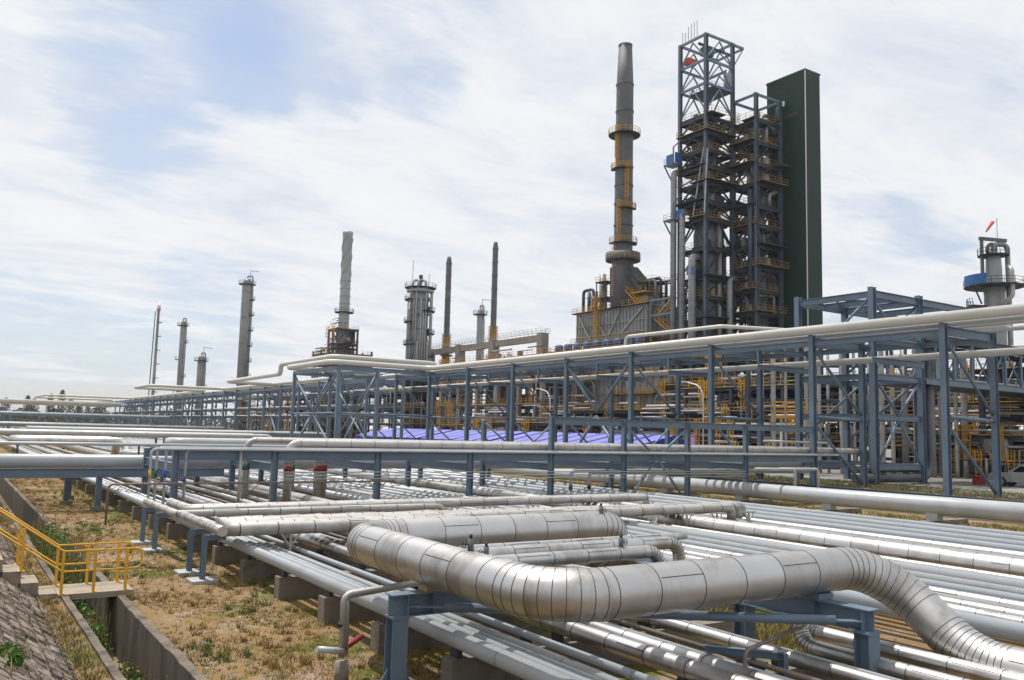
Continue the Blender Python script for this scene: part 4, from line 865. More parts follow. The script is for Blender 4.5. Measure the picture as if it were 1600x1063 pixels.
def round_deck(parent, x, y, z, r0, r1, a0=0, a1=2*PI, m=grating, rm=yellowfar, n=20):
    mb = MB(); ps = [(a0+(a1-a0)*i/n) for i in range(n+1)]
    for i in range(n):
        c, s, c2, s2 = math.cos(ps[i]), math.sin(ps[i]), math.cos(ps[i+1]), math.sin(ps[i+1])
        vs = [(x+r0*c, y+r0*s, z-.18), (x+r1*c, y+r1*s, z-.18), (x+r1*c2, y+r1*s2, z-.18), (x+r0*c2, y+r0*s2, z-.18)]; vs += [(a, b, z) for a, b, _ in vs]
        mb.add(vs, [(0, 3, 2, 1), (4, 5, 6, 7), (1, 2, 6, 5), (3, 0, 4, 7), (0, 1, 5, 4), (2, 3, 7, 6)])
    d = build(mb, 'deck', m, parent); mb = MB()
    for i in range(n+1):
        c, s = math.cos(ps[i]), math.sin(ps[i]); mb.bar((x+r1*c, y+r1*s, z), (x+r1*c, y+r1*s, z+1.1), .06, .06, 0, (1, 0, 0))
        if i < n:
            c2, s2 = math.cos(ps[i+1]), math.sin(ps[i+1])
            for h in (.55, 1.1): mb.bar((x+r1*c, y+r1*s, z+h), (x+r1*c2, y+r1*s2, z+h), .06, .06)
    build(mb, 'railing', rm, d); return d

# ------------------------------------------------------------------ twin steel towers and green shaft
bluemid = mat('tower steel paint', (.07, .097, .13), .5, 0, .15, .5)
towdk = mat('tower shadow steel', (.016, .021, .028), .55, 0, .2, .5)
def tower(label, x0, y0, s1, s2, ztop, levels, zopen, seed, cm=bluemid):
    rg = random.Random(seed); x1, y1 = x0+s1, y0+s2
    t = empty('steel_tower', ((x0+x1)/2, (y0+y1)/2, 1), label, 'tower')
    for x in (x0, x1):
        for y in (y0, y1): build(MB().ibeam((x, y, 1), (x, y, ztop), .62, .62, .06, 0, (1, 0, 0)) if True else None, 'column', cm, t)
    for z in levels:
        mb = MB(); oy = rg.choice((.1, .1, .9, 1.5)); ox = rg.choice((.1, .1, .7, 1.3)); q_ = rg.random()
        if q_ < .36: mb.box(x0-ox, y0-oy, z-.15, x0+(x1-x0)*.5, y1+.3, z)
        elif q_ < .72: mb.box(x0-ox, y0-oy, z-.15, x1+.3, y0+(y1-y0)*.5, z)
        else: mb.box(x0-ox, y0-oy, z-.15, x1+.3, y1+.3, z)
        for a, b in (((x0, y0), (x1, y0)), ((x1, y0), (x1, y1)), ((x1, y1), (x0, y1)), ((x0, y1), (x0, y0))): mb.bar((*a, z-.5), (*b, z-.5), .3, .6, 1)
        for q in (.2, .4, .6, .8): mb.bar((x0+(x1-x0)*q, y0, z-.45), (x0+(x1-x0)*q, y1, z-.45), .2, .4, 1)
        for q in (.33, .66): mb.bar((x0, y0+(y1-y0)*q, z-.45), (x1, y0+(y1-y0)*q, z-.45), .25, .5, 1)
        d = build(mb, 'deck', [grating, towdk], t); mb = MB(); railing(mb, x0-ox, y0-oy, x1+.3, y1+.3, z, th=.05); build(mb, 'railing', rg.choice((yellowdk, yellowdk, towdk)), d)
        for i in range(6):
            r = rg.uniform(.25, .8); x = rg.uniform(x0+1, x1-1); y = rg.uniform(y0+1, y1-1); h = rg.uniform(1, 2.2)
            build(MB().lathe([(r*.4, z), (r, z+.3), (r, z+h), (r*.5, z+h+.3)], x, y, 10), 'vessel', rg.choice((towdk, ductm, panel)), t)
    zs = sorted([1]+levels)
    for i in range(len(zs)-1):
        za, zc = zs[i]+.1, zs[i+1]-.8; ym = (y0+y1)/2; xm_ = (x0+x1)/2
        for (a, b) in (((x0, y0, za), (x0, ym, zc)), ((x0, y1, za), (x0, ym, zc)), ((x0, y0, za), (xm_, y0, zc)), ((x1, y0, za), (xm_, y0, zc)), ((x1, y0, za), (x1, ym, zc)), ((x1, y1, za), (x1, ym, zc)), ((x0, y1, za), (xm_, y1, zc))):
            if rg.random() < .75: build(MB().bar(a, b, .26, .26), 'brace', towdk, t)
        if rg.random() < .8: stair(t, (x1-.8, y0+.8, zs[i]), (x1-.8, y1-1.2, zs[i+1]), .9, yellowdk)
        for q in range(2):
            if rg.random() < .45: w1, w2, h_ = rg.uniform(1, 2.8), rg.uniform(1, 2.4), rg.uniform(1, 2.4); xx = rg.uniform(x0+.3, x1-w1-.3); yy = rg.uniform(y0+.3, y1-w2-.3); build(MB().box(xx, yy, zs[i]+.05, xx+w1, yy+w2, zs[i]+h_), 'equipment_block', rg.choice((darkwall, towdk, ductm)), t)
        for q in range(5):
            x = rg.uniform(x0+.5, x1-.5); y = rg.uniform(y0+.5, y1-.5); r = rg.choice((.15, .25, .4)); e = rg.choice(((x, y), (x1-.5, y), (x, y1-.5), (x0+.5, y)))
            build(MB().tube(fillet([(x, y, zs[i]), (x, y, zs[i+1]-rg.uniform(.8, 2.2)), (*e, zs[i+1]-rg.uniform(.6, 1.2))], r*2, 4), r, 8), 'pipe', rg.choice((towdk, vess, ductm, rust)), t)
    for q in range(7):
        x = x0+rg.uniform(.4, x1-x0-.4); y = y0+rg.uniform(.4, y1-y0-.4); za = rg.uniform(1, 20); build(MB().tube([(x, y, za), (x, y, za+rg.uniform(22, 40))], rg.choice((.22, .32, .45)), 10), 'riser_pipe', rg.choice((towdk, ductm, vess)), t)
    return t
T1x, T1y, T1s, T1t = 112.0, 107.1, 7.1, 6.6
L1 = [8, 12.5, 17, 21.5, 26, 30, 33.6, 39, 44.5, 47.6, 51.2, 54.2, 57.4, 60.7, 63.8]
t1 = tower('taller of two blue grey steel towers, with an open braced top', T1x, T1y, T1s, T1t, 79.2, L1, 64, 11)
x0, y0, x1, y1 = T1x, T1y, T1x+T1s, T1y+T1t
for z in (79.0, 69.6, 74.2):
    for a, b in (((x0, y0), (x1, y0)), ((x1, y0), (x1, y1)), ((x1, y1), (x0, y1)), ((x0, y1), (x0, y0))): build(MB().bar((*a, z), (*b, z), .32, .45), 'ring_beam', blue, t1)
zl = [64, 69.4, 74.0, 78.7]
for i in range(3):
    za, zc = zl[i]+.3, zl[i+1]-.2
    for (a, b, c) in (((x0, y0), (x0, y1), ((x0), (y0+y1)/2)), ((x0, y0), (x1, y0), ((x0+x1)/2, y0)), ((x1, y0), (x1, y1), (x1, (y0+y1)/2)), ((x0, y1), (x1, y1), ((x0+x1)/2, y1))):
        for e in (a, b): build(MB().bar((*e, za), (*c, zc), .22, .22), 'brace', blue, t1)
build(MB().bar((x1, y0, 78.9), (x1+3.0, y0, 78.9), .3, .45).bar((x1, y1, 78.9), (x1+3.0, y1, 78.9), .3, .45).bar((x1+3, y0, 78.9), (x1+3, y1, 78.9), .3, .4).bar((x1, y0, 74.3), (x1+2.8, y0, 78.6), .22, .22), 'crane_beam', blue, t1)
build(MB().box(x0+1, y0+2.6, 78.3, x1+2.8, y0+3.0, 78.7).box(x0+2.2, y0+2.2, 76.6, x0+4.4, y0+3.6, 78.2), 'hoist', bluedk, t1); build(MB().box(x0+.6, y1-1.6, 75.3, x0+2.6, y1-.3, 76.5), 'hoist_cab', orange, t1)
mb = MB(); mb.box(x0+2, y0+.4, 69.3, x1-.2, y1-.4, 69.5); railing(mb, x0+2, y0+.4, x1+.4, y1-.4, 69.5); build(mb, 'upper_deck', bluedk, t1)
build(MB().lathe([(.7, 70), (.95, 70.6), (.95, 73), (.6, 73.6), (.3, 74.2)], x1-.2, y0+.8, 12), 'vessel', vess, t1)
for i in range(6): build(MB().bar((x0+.3, y1-.3-.75*i, 79.2), (x0+.3, y1-.3-.75*i, 82+rnd.uniform(-.6, .8)), .07, .07, 0, (1, 0, 0)), 'vent_mast', bluedk, t1)
for z in (8, 17, 26, 33.6, 44.5, 51.2, 57.4): mb = MB(); mb.box(x1+.32, y0-1.2, z-.15, x1+3.2, y0+2.2, z); mb.bar((x1+.4, y0-1.1, z-.35), (x1+3.2, y0-1.1, z-.35), .2, .4); d = build(mb, 'link_deck', bluedk, t1); mb = MB(); railing(mb, x1+.32, y0-1.2, x1+3.2, y0+2.2, z); build(mb, 'railing', yellowfar, d)
# big vessel inside, side pipes
build(MB().lathe([(.9, 20), (2.3, 26), (2.3, 42), (1.5, 46), (1.5, 55), (1.9, 57), (1.9, 61), (.6, 62.5)], x0+3.6, y0+3.4, 24), 'reactor_vessel', ductm, t1)
for i, (dx, dy, za, zb, r) in enumerate(((-1.3, 6.9, 1, 54, .58), (-1.1, 4.8, 1, 46.0, .55), (-1.0, 2.4, 1, 37.2, .72), (5.0, -1.1, 1, 33.4, .55))):
    mb = MB(); P = fillet([(x0+dx, y0+dy, za), (x0+dx, y0+dy, zb), (x0+dx+2.2, y0+dy+.3, zb+.2)], r*1.5, 6); mb.tube(P, r, 14)
    for p, d in along(P, 1.3): 
        if d.z > .9: band(mb, p, d, r+.012, .05, 1, 14)
    build(mb, 'riser_pipe', [vess, seam], t1)
for z in (55.5, 44.8):
    mb = MB(); mb.box(x0-2.3, y1-.6, z-.2, x0, y1+1.9, z); railing(mb, x0-2.3, y1-.6, x0, y1+1.9, z); build(mb, 'side_deck', blue, t1)
    build(MB().bar((x0-2.3, y1+1.9, z), (x0, y1+1.9, z-3), .2, .2).bar((x0-2.3, y1-.6, z), (x0-2.3, y1-.6, z+3), .2, .2).bar((x0-2.3, y1-.6, z+3), (x0, y1-.6, z+5), .2, .2), 'bracket', blue, t1)
build(MB().box(x0-2.4, y1-.65, 55.6, x0-2.32, y1+1.2, 57.2), 'tarpaulin', bluetarp, t1); build(MB().box(x0-2.0, y1-.75, 55.6, x0-.2, y1-.68, 57.6), 'tarpaulin', bluetarp, t1)
build(MB().box(x0-1.6, y0+1.2, 33.8, x0-1.52, y0+3.2, 35.2), 'tarpaulin', bluetarp, t1); build(MB().box(x0-1.6, y0+4.0, 45, x0-1.52, y0+6, 46.4), 'tarpaulin', bluetarp, t1)
for (a, b) in (((x0-.6, y0-.2, 45), (x0-.1, y0-.5, 57)), ((x0-.2, y0+3, 45), (x0-.1, y0+.3, 58))): build(MB().bar(a, b, .18, .18), 'brace', white, t1)
L2 = [8, 12, 15.5, 19.5, 23.4, 27.3, 31.3, 35.5, 39.5, 43.2, 46.8, 51, 54.7, 58.8, 63.0]
t2 = tower('lower of two blue grey steel towers, beside the dark green shaft', 119.2, 101.6, 6.6, 5.4, 67.7, L2, 63, 23)
x0, y0, x1, y1 = 119.2, 101.6, 125.8, 107.0
for a, b in (((x0, y0), (x1, y0)), ((x1, y0), (x1, y1)), ((x1, y1), (x0, y1)), ((x0, y1), (x0, y0))): build(MB().bar((*a, 67.4), (*b, 67.4), .3, .45), 'ring_beam', blue, t2)
build(MB().lathe([(.7, 8), (1.9, 12), (1.9, 34), (1.3, 37), (1.3, 50), (.9, 52), (.9, 60), (.5, 61)], x0+3.3, y0+2.7, 20), 'reactor_vessel', bluedk, t2)
build(MB().tube([(x0-.6, y0+1.0, 31), (x0-.6, y0+1.0, 49.5)], .45, 12), 'riser_pipe', bluedk, t2); build(MB().tube(fillet([(x1-1.5, y0-.7, 63), (x1-1.5, y0-.7, 66), (x1+3, y0+2, 66.8), (x1+3.4, y0+2.4, 62)], 2, 6), .4, 10), 'riser_pipe', bluedk, t2)
mb = MB(); mb.box(x1-2, y0-1.8, 54.5, x1+2.8, y0+.3, 54.75); railing(mb, x1-2, y0-1.8, x1+2.8, y0+.3, 54.75); build(mb, 'side_deck', bluedk, t2)
rg9 = random.Random(77)      # rear bay that joins the two towers
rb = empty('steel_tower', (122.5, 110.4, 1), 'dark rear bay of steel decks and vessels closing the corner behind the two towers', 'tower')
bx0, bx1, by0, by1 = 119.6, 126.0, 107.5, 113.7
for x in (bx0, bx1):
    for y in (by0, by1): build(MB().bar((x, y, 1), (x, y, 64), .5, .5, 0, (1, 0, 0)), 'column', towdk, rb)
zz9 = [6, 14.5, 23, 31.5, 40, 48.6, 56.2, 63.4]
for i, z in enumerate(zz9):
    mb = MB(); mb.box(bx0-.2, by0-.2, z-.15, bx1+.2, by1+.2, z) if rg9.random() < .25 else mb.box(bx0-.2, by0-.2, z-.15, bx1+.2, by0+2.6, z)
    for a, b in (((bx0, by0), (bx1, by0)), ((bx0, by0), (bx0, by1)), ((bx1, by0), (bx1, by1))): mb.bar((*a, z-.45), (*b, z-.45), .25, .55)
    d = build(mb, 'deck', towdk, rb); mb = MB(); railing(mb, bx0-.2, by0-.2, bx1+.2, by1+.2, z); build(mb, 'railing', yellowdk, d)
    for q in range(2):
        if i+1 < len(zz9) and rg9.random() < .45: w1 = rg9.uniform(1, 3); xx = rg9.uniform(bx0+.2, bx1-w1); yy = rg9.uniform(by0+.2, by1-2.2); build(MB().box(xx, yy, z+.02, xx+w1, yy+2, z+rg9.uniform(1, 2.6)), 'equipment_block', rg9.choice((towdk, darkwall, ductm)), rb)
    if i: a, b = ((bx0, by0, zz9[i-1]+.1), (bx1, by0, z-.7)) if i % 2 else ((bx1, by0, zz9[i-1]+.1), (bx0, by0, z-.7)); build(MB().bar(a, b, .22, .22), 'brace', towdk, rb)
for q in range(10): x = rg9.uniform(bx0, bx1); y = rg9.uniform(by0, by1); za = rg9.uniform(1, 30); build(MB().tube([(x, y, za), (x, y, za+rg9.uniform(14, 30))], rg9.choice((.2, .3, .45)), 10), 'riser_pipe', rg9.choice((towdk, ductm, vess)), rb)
gs = empty('clad_shaft', (129, 100, 1), 'tall dark green windowless sheet clad shaft beside the steel towers', 'building')
gx0, gx1, gy0, gy1, gz = 127.0, 131.2, 96.8, 105.6, 72.3
mb = MB(); mb.box(gx0, gy0, 1, gx1, gy1, gz)
for i in range(34): y = gy0+.15+(gy1-gy0-.3)*i/33; mb.box(gx0-.045, y-.05, 1, gx0-.001, y+.05, gz-.4)
for i in range(16): x = gx0+.15+(gx1-gx0-.3)*i/15; mb.box(x-.05, gy0-.045, 1, x+.05, gy0-.001, gz-.4)
build(mb, 'wall', green, gs); build(MB().box(gx0-.12, gy0-.12, gz+.002, gx1+.12, gy1+.12, gz+.35), 'coping', green, gs)
build(MB().box(gx0-.16, gy0-.14, 1, gx0-.05, gy0+.02, gz), 'corner_trim', trimw, gs); build(MB().box(gx0-.1, gy0+4.6, 66.9, gx0-.046, gy0+5.3, 67.9), 'louvre', trimw, gs); build(MB().box(gx0-.09, gy0+3.4, 69.4, gx0-.046, gy0+3.9, 69.9).box(gx0-.09, gy0+1.6, 64.2, gx0-.046, gy0+5.0, 65.0), 'vent_slot', dark, gs)
for z in range(10, 66, 4): build(MB().box(gx0-2.5, gy1-2.6, z-.2, gx0-.05, gy1-.6, z), 'landing', bluedk, gs)

# ------------------------------------------------------------------ heater with the big dark stack
kx, ky = 114.8, 133.0
ht = empty('process_heater', (120, 136, 1), 'grey plated process heater block with yellow walkways under the tall dark stack', 'heater')
hx0, hx1, hy0, hy1 = 114.0, 124.0, 124.6, 147.0
mb = MB(); mb.box(hx0, hy0, 23.8, hx1, hy1, 30.6)
for i in range(23): y = hy0+(hy1-hy0)*i/22; mb.box(hx0-.22, y-.07, 23.8, hx0-.001, y+.07, 30.6)
for i in range(11): x = hx0+(hx1-hx0)*i/10; mb.box(x-.07, hy0-.22, 23.8, x+.07, hy0-.001, 30.6)
for z in (25.4, 27.6, 30.4): mb.box(hx0-.3, hy0-.3, z-.1, hx1, hy1+.1, z+.1)
build(mb, 'convection_box', panel, ht)
for (a, b) in (((hx0-.35, 146, 30), (hx0-.35, 142, 24.5)), ((hx0-.35, 141, 30), (hx0-.35, 137, 25)), ((hx0-.35, 132.5, 30), (hx0-.35, 136, 25)), ((hx0-.35, 125.5, 30), (hx0-.35, 132, 25.2))): build(MB().bar(a, b, .25, .3), 'brace', stkl, ht)
for z, o in ((30.7, .9), (24.0, 1.0)):
    mb = MB(); mb.box(hx0-o, hy0-o, z-.15, hx1+o, hy1+o, z) if z < 30 else mb.box(hx0-o, hy0-o, z-.15, hx0+.5, hy1+o, z); d = build(mb, 'deck', grating, ht); mb = MB(); railing(mb, hx0-o, hy0-o, hx1+o if z < 30 else hx0+.5, hy1+o, z, th=.08); build(mb, 'railing', yellowfar, d)
build(MB().box(hx0+2, 126, 30.6, hx1-1, 129.5, 33.0), 'breeching', panel, ht)
mb = MB(); A_ = [(hx0+.3, 130.3), (hx0+7.5, 127.5), (hx0+7.5, 136.6), (hx0+.3, 136.2)]; B_ = [(kx-1.7, ky-1.9), (kx+2.4, ky-1.9), (kx+2.4, ky+1.9), (kx-1.7, ky+1.9)]
vs = [(x, y, 30.6) for x, y in A_]+[(x, y, 32.4) for x, y in A_]+[(x, y, 39.2) for x, y in B_]
mb.add(vs, [(i, (i+1) % 4, (i+1) % 4+4, i+4) for i in range(4)]+[(i+4, (i+1) % 4+4, (i+1) % 4+8, i+8) for i in range(4)]+[(8, 9, 10, 11)])
for i in range(7):
    q = i/6; mb.bar((hx0+.25, 130.3+5.9*q, 32.4), (kx-1.75, ky-1.9+3.8*q, 39.2), .16, .16)
build(mb, 'hood', stk, ht)
mb = MB(); mb.box(hx0+.4, 125.6, 33.2, hx0+6, 131.5, 33.4); railing(mb, hx0+.4, 125.6, hx0+6, 131.5, 33.4, th=.08); build(mb, 'deck', yellowfar, ht)
for i, (x, y, r, h) in enumerate(((hx0+1.5, 140.3, .75, 38.8), (hx0+1.6, 143.5, .5, 34.5), (hx0+1.6, 145.0, .4, 35.5), (hx0+4, 145.5, .4, 36))): build(MB().lathe([(r, 30.6), (r, h)], x, y, 12), 'duct', vess if i == 0 else bluedk, ht)
build(MB().tube(fillet([(hx0+1.6, 143.5, 34.5), (hx0+1.6, 143.5, 36), (hx0+1.6, 147, 36), (hx0+1.6, 147, 30.7)], .8, 5), .35, 10), 'duct', bluedk, ht)
for i in range(5): build(MB().tube(fillet([(hx0+2+i*.9, 130.5-.7*i, 33.3), (hx0+2+i*.9, 130.5-.7*i, 35.4+.4*(i % 3)), (hx0+2+i*.9, 126-.6*i, 35.4+.4*(i % 3)), (hx0+2+i*.9, 126-.6*i, 31)], .8, 5), .32, 10), 'duct', rnd.choice((bluedk, vess)), ht)
build(MB().bar((hx0+.5, 131.5, 38), (hx0+.5, 127, 33.4), .3, .3).bar((hx0+.5, 134, 42), (hx0+.5, 127.5, 35.5), .3, .3), 'stay', bluedk, ht)
build(MB().box(hx0-1.7, 138.2, 23.5, hx0-.35, 140.3, 33.5), 'ladder_tower', yellowfar, ht) if False else None
ladder(ht, hx0-.35, 139.0, 23.9, 33.6, -1, 0); ladder(ht, hx0-.35, 139.9, 23.9, 33.6, -1, 0)
# stair tower at right end of heater
for i in range(6): stair(ht, (hx0+1, 123.2 if i % 2 else 117.6, 8+3.9*i), (hx0+1, 117.6 if i % 2 else 123.2, 8+3.9*(i+1)), 1.2, yellowfar if i > 3 else bluedk)
for x, y in ((hx0, 117), (hx0, 123.6), (hx0+3, 117), (hx0+3, 123.6)): build(MB().bar((x, y, 1), (x, y, 31.5 if y > 120 else 33), .35, .35), 'column', blue, ht)
for z in (12, 16, 20, 24, 28, 31): build(MB().bar((hx0, 117, z), (hx0, 123.6, z), .25, .35).bar((hx0+3, 117, z-1.5), (hx0+3, 123.6, z-1.5), .25, .35), 'beam', blue, ht)
for z, (xa, ya, xb, yb) in ((33.4, (hx0-.2, 137, hx0+6, 142)), (35.8, (hx0+3, 126.5, hx0+8, 130)), (36.6, (hx0-1.2, 136.2, hx0+2, 139.5))):
    mb = MB(); mb.box(xa, ya, z-.15, xb, yb, z); d = build(mb, 'deck', grating, ht); mb = MB(); railing(mb, xa, ya, xb, yb, z); build(mb, 'railing', yellowfar, d)
    for (cx_, cy_) in ((xa+.2, ya+.2), (xb-.2, yb-.2), (xa+.2, yb-.2)): build(MB().bar((cx_, cy_, 30.7), (cx_, cy_, z-.15), .18, .18, 0, (1, 0, 0)), 'deck_leg', bluedk, ht)
stair(ht, (hx0+.2, 127.0, 30.7), (hx0+.2, 131.5, 34.4), 1.0); stair(ht, (hx0-.3, 141.8, 30.7), (hx0-.3, 139.2, 33.4), .9)
for i in range(8): x = hx0+rnd.uniform(.5, 7); y = rnd.uniform(125.5, 146); h_ = rnd.uniform(1.2, 4.5); build(MB().tube(fillet([(x, y, 30.6), (x, y, 30.6+h_), (x+rnd.uniform(-1.5, 1.5), y+rnd.uniform(1, 3), 30.6+h_)], .3, 4), rnd.choice((.1, .16, .24)), 8), 'vent_pipe', rnd.choice((bluedk, vess, ductm)), ht)
# burners row
mb = MB()
build(MB().box(hx0-3.2, 122, 22.2, hx1, 156, 22.4), 'burner_deck', bluedk, ht)
for i in range(9): y = 124.4+3.3*i; build(MB().lathe([(.5, 22.4), (.95, 22.6), (.95, 23.7), (.5, 24.0)], hx0-2.0, y, 10), 'burner_motor', bluetarp, ht)
mb = MB(); railing(mb, hx0-3.2, 122, hx1, 156, 22.4, th=.08); build(mb, 'railing', yellowfar, ht)
# radiant walls
for i, (ya, yb) in enumerate(((108.5, 114.0), (114.4, 128.6), (129, 143), (143.4, 156))):
    mb = MB(); mb.box(hx0-1.2, ya, 1, hx1-2, yb, 21.5)
    n = int((yb-ya)/1.6)
    for q in range(n+1): y = ya+(yb-ya)*q/n; mb.box(hx0-1.42, y-.09, 1, hx0-1.201, y+.09, 21.5)
    for z in (4, 7, 10, 13, 16, 19): mb.box(hx0-1.5, ya, z-.1, hx0-1.201, yb, z+.1)
    for q in range(7): x = hx0-1.2+(hx1-hx0-.8)*q/6; mb.box(x-.09, ya-.2, 1, x+.09, ya-.001, 21.5)
    build(mb, 'radiant_wall', panel, ht)
for z in (4.6, 8.6, 12.6, 16.8):
    for ya, yb in ((109, 118), (119.5, 133), (135, 155)):
        if rnd.random() < .12: continue
        mb = MB(); mb.box(hx0-3.1, ya, z-.15, hx0-1.55, yb, z); d = build(mb, 'deck', grating, ht); mb = MB(); railing(mb, hx0-3.1, ya, hx0-1.6, yb, z, th=.08); build(mb, 'railing', yellowfar, d)
for i in range(16):
    y = rnd.uniform(109, 155); z0_ = rnd.uniform(1, 10); build(MB().tube(fillet([(hx0-2.3, y, z0_), (hx0-2.3, y, z0_+rnd.uniform(5, 11)), (hx0-2.3, y+rnd.uniform(-6, 6), z0_+11)], .4, 4), rnd.choice((.1, .14, .2)), 8), 'pipe', rnd.choice((alu2, white, rust, bluedk)), ht)
for i in range(7): ladder(ht, hx0-1.6, 111+6.6*i, 1, 4.6+4*(i % 4), -1, 0)
# the stack
kx, ky = hx0+.8, 133.0
ck = empty('dark_stack', (kx, ky, 30.6), 'tallest dark grey chimney stack with ringed decks and yellow caged ladders', 'chimney')
rb_ = 1.95
mb = MB(); mb.lathe([(2.35, 30.7), (2.35, 38), (rb_+.02, 42), (rb_, 44), (1.86, 60), (1.80, 78.5), (1.42, 87.2), (1.36, 87.2), (1.30, 86.4)], kx, ky, 32)
for z in (78.5, 72.6, 66.8, 60.5, 56.5, 52.6, 48.0, 44.4):
    r = np.interp(z, [42, 60, 79], [1.97, 1.87, 1.81]); mb.lathe([(r-.02, z-.15), (r+.13, z-.13), (r+.13, z+.05), (r-.02, z+.1)], kx, ky, 32)
mb.lathe([(1.36, 87.0), (1.5, 87.02), (1.5, 87.4), (1.3, 87.42)], kx, ky, 24)
build(mb, 'flue', stk, ck)
round_deck(ck, kx, ky, 67.5, 1.85, 3.35); round_deck(ck, kx, ky, 60.0, 1.9, 2.7, R(130), R(262)); round_deck(ck, kx, ky, 51.5, 1.93, 2.6, R(200), R(320)); round_deck(ck, kx, ky, 44.2, 2.0, 2.9, R(140), R(350)); d = round_deck(ck, kx, ky, 40.6, 2.3, 3.6)
build(MB().lathe([(3.5, 40.5), (3.6, 40.6), (3.6, 42.1), (3.5, 42.1)], kx, ky, 24), 'wind_ring', stk, ck)
def lad(a, za, zb): ladder(ck, kx+1.95*math.cos(a), ky+1.95*math.sin(a), za, zb, math.cos(a), math.sin(a))
lad(R(190), 60.1, 69.2); lad(R(245), 51.6, 61); lad(R(205), 44.3, 53); lad(R(178), 31, 44.5)

# ------------------------------------------------------------------ process structures in the background
plant('concrete_process_frame', 'concrete framed process unit with yellow walkways behind the blue roofs', 'process unit', 100, 140, 116, 182, 1, [6.0, 10.5, 15.5, 20.5], (3, 6), .9, concf, pipes=34, drums=12, seed=3, over=.7, slabmat=concf)
plant('steel_process_frame', 'dark steel process unit crowded with pipes left of the concrete frame', 'process unit', 96, 190, 112, 236, 1, [6, 10, 14, 18], (3, 6), .45, bluedk, pipes=44, drums=12, seed=5)
plant('steel_process_frame', 'far steel process unit behind the side loop of the rack', 'process unit', 84, 240, 104, 300, 1, [6, 10, 14], (3, 6), .45, bluedk, pipes=44, drums=10, seed=8, railmat=yellowfar)
plant('steel_process_frame', 'dark steel process unit with long yellow rails behind the parked pickup', 'process unit', 100, 42.5, 116, 66, 1, [4.2, 8.0, 9.4, 13.2], (3, 4), .6, bluedk, pipes=50, drums=14, seed=13, over=.9)
plant('steel_process_frame', 'dark process unit glimpsed through the open frame at the right', 'process unit', 96, 68, 112, 96, 1, [4.5, 8.5, 12.0], (3, 4), .5, bluedk, pipes=44, drums=12, seed=17, over=.6)
plant('tower_base_frame', 'dark crowded steel base in front of the two steel towers', 'process unit', 106, 97, 120, 112, 1, [5.5, 9.5, 13.5, 17.5], (3, 3), .45, bluedk, pipes=44, drums=12, seed=19, over=.8)
plant('steel_process_frame', 'low dark steel process unit right in front of the grey heater walls', 'process unit', 100, 113, 109, 139, 1, [5.2, 9.0], (2, 5), .4, bluedk, pipes=30, drums=8, seed=29, over=.5)
plant('pump_row_frame', 'low dark steel frame of pumps and pipes behind the riser cluster', 'process unit', 93, 70, 98, 104, 1, [3.0, 6.2], (2, 6), .35, bluedk, pipes=60, drums=14, seed=41, over=.4)
plant('pump_row_frame', 'low dark steel frame of pumps and pipes behind the parked pickup', 'process unit', 92, 40, 97, 56, 1, [3.0, 5.6], (2, 4), .35, bluedk, pipes=50, drums=10, seed=43, over=.4)
plant('pump_row_frame', 'low dark steel frame of pumps and pipes behind the blue roofs', 'process unit', 90, 112, 96, 150, 1, [3.2, 6.4], (2, 6), .35, bluedk, pipes=60, drums=12, seed=47, over=.4)
# concrete table with beams near the thin stacks
ct = empty('concrete_table_frame', (117, 195, 1), 'heavy pale concrete portal frame beneath the two thin dark stacks', 'process unit')
for x, y in ((114, 215), (114, 198), (114, 181), (114, 160)): build(MB().box(x-1, y-1, 1, x+1, y+1, 27.5), 'column', concf, ct)
for a, b in ((215, 198), (198, 181), (181, 160)): build(MB().box(113.4, b+1.002, 25.7, 114.6, a-1.002, 27.2), 'beam', concf, ct)
mb = MB(); railing(mb, 112.6, 159, 115.4, 216, 27.5, th=.09); build(mb, 'railing', stkl, ct)
# blue roofed shelters behind the rack
for i, (ya, yb, l) in enumerate(((77, 108, 'long blue sheet roofed shelter behind the rack, its near gable end dark blue'), (109.5, 130, 'blue sheet roofed shelter in the middle of the row behind the rack'), (132, 158, 'blue sheet roofed shelter at the far left of the row behind the rack'))):
    t = empty('blue_shelter', (72, (ya+yb)/2, 1), l, 'shelter')
    mb = MB(); n = int((yb-ya)/.5)
    for q in range(n):
        y = ya+(yb-ya)*q/n; y2 = ya+(yb-ya)*(q+1)/n; h = .05 if q % 2 else 0
        mb.add([(67.6, y, 3.15+h), (67.6, y2, 3.2-h), (75, y2, 4.75-h), (75, y, 4.7+h)], [(0, 1, 2, 3)])
        mb.add([(75.02, y, 4.7+h), (75.02, y2, 4.75-h), (81, y2, 3.3-h), (81, y, 3.25+h)], [(0, 1, 2, 3)])
    for q in range(1, int((yb-ya)/3.4)): y = ya+3.4*q; mb.add([(67.55, y-.2, 3.27), (67.55, y+.2, 3.27), (75, y+.2, 4.84), (75, y-.2, 4.84)], [(0, 1, 2, 3)], 1)
    build(mb, 'roof', [blueroof, bluedeep], t)
    mb = MB(); mb.box(67.5, ya, 2.45, 67.56, yb, 3.14); mb.add([(67.6, ya-.03, 2.4), (81, ya-.03, 2.4), (81, ya-.03, 3.25), (75, ya-.03, 4.7), (67.6, ya-.03, 3.15)], [(0, 1, 2, 3, 4)]); build(mb, 'fascia', bluedeep, t)
    for q in range(int((yb-ya)/6)+1): build(MB().bar((67.9, ya+.3+q*6, 1), (67.9, ya+.3+q*6, 3.1), .12, .12), 'post', bluedk, t)

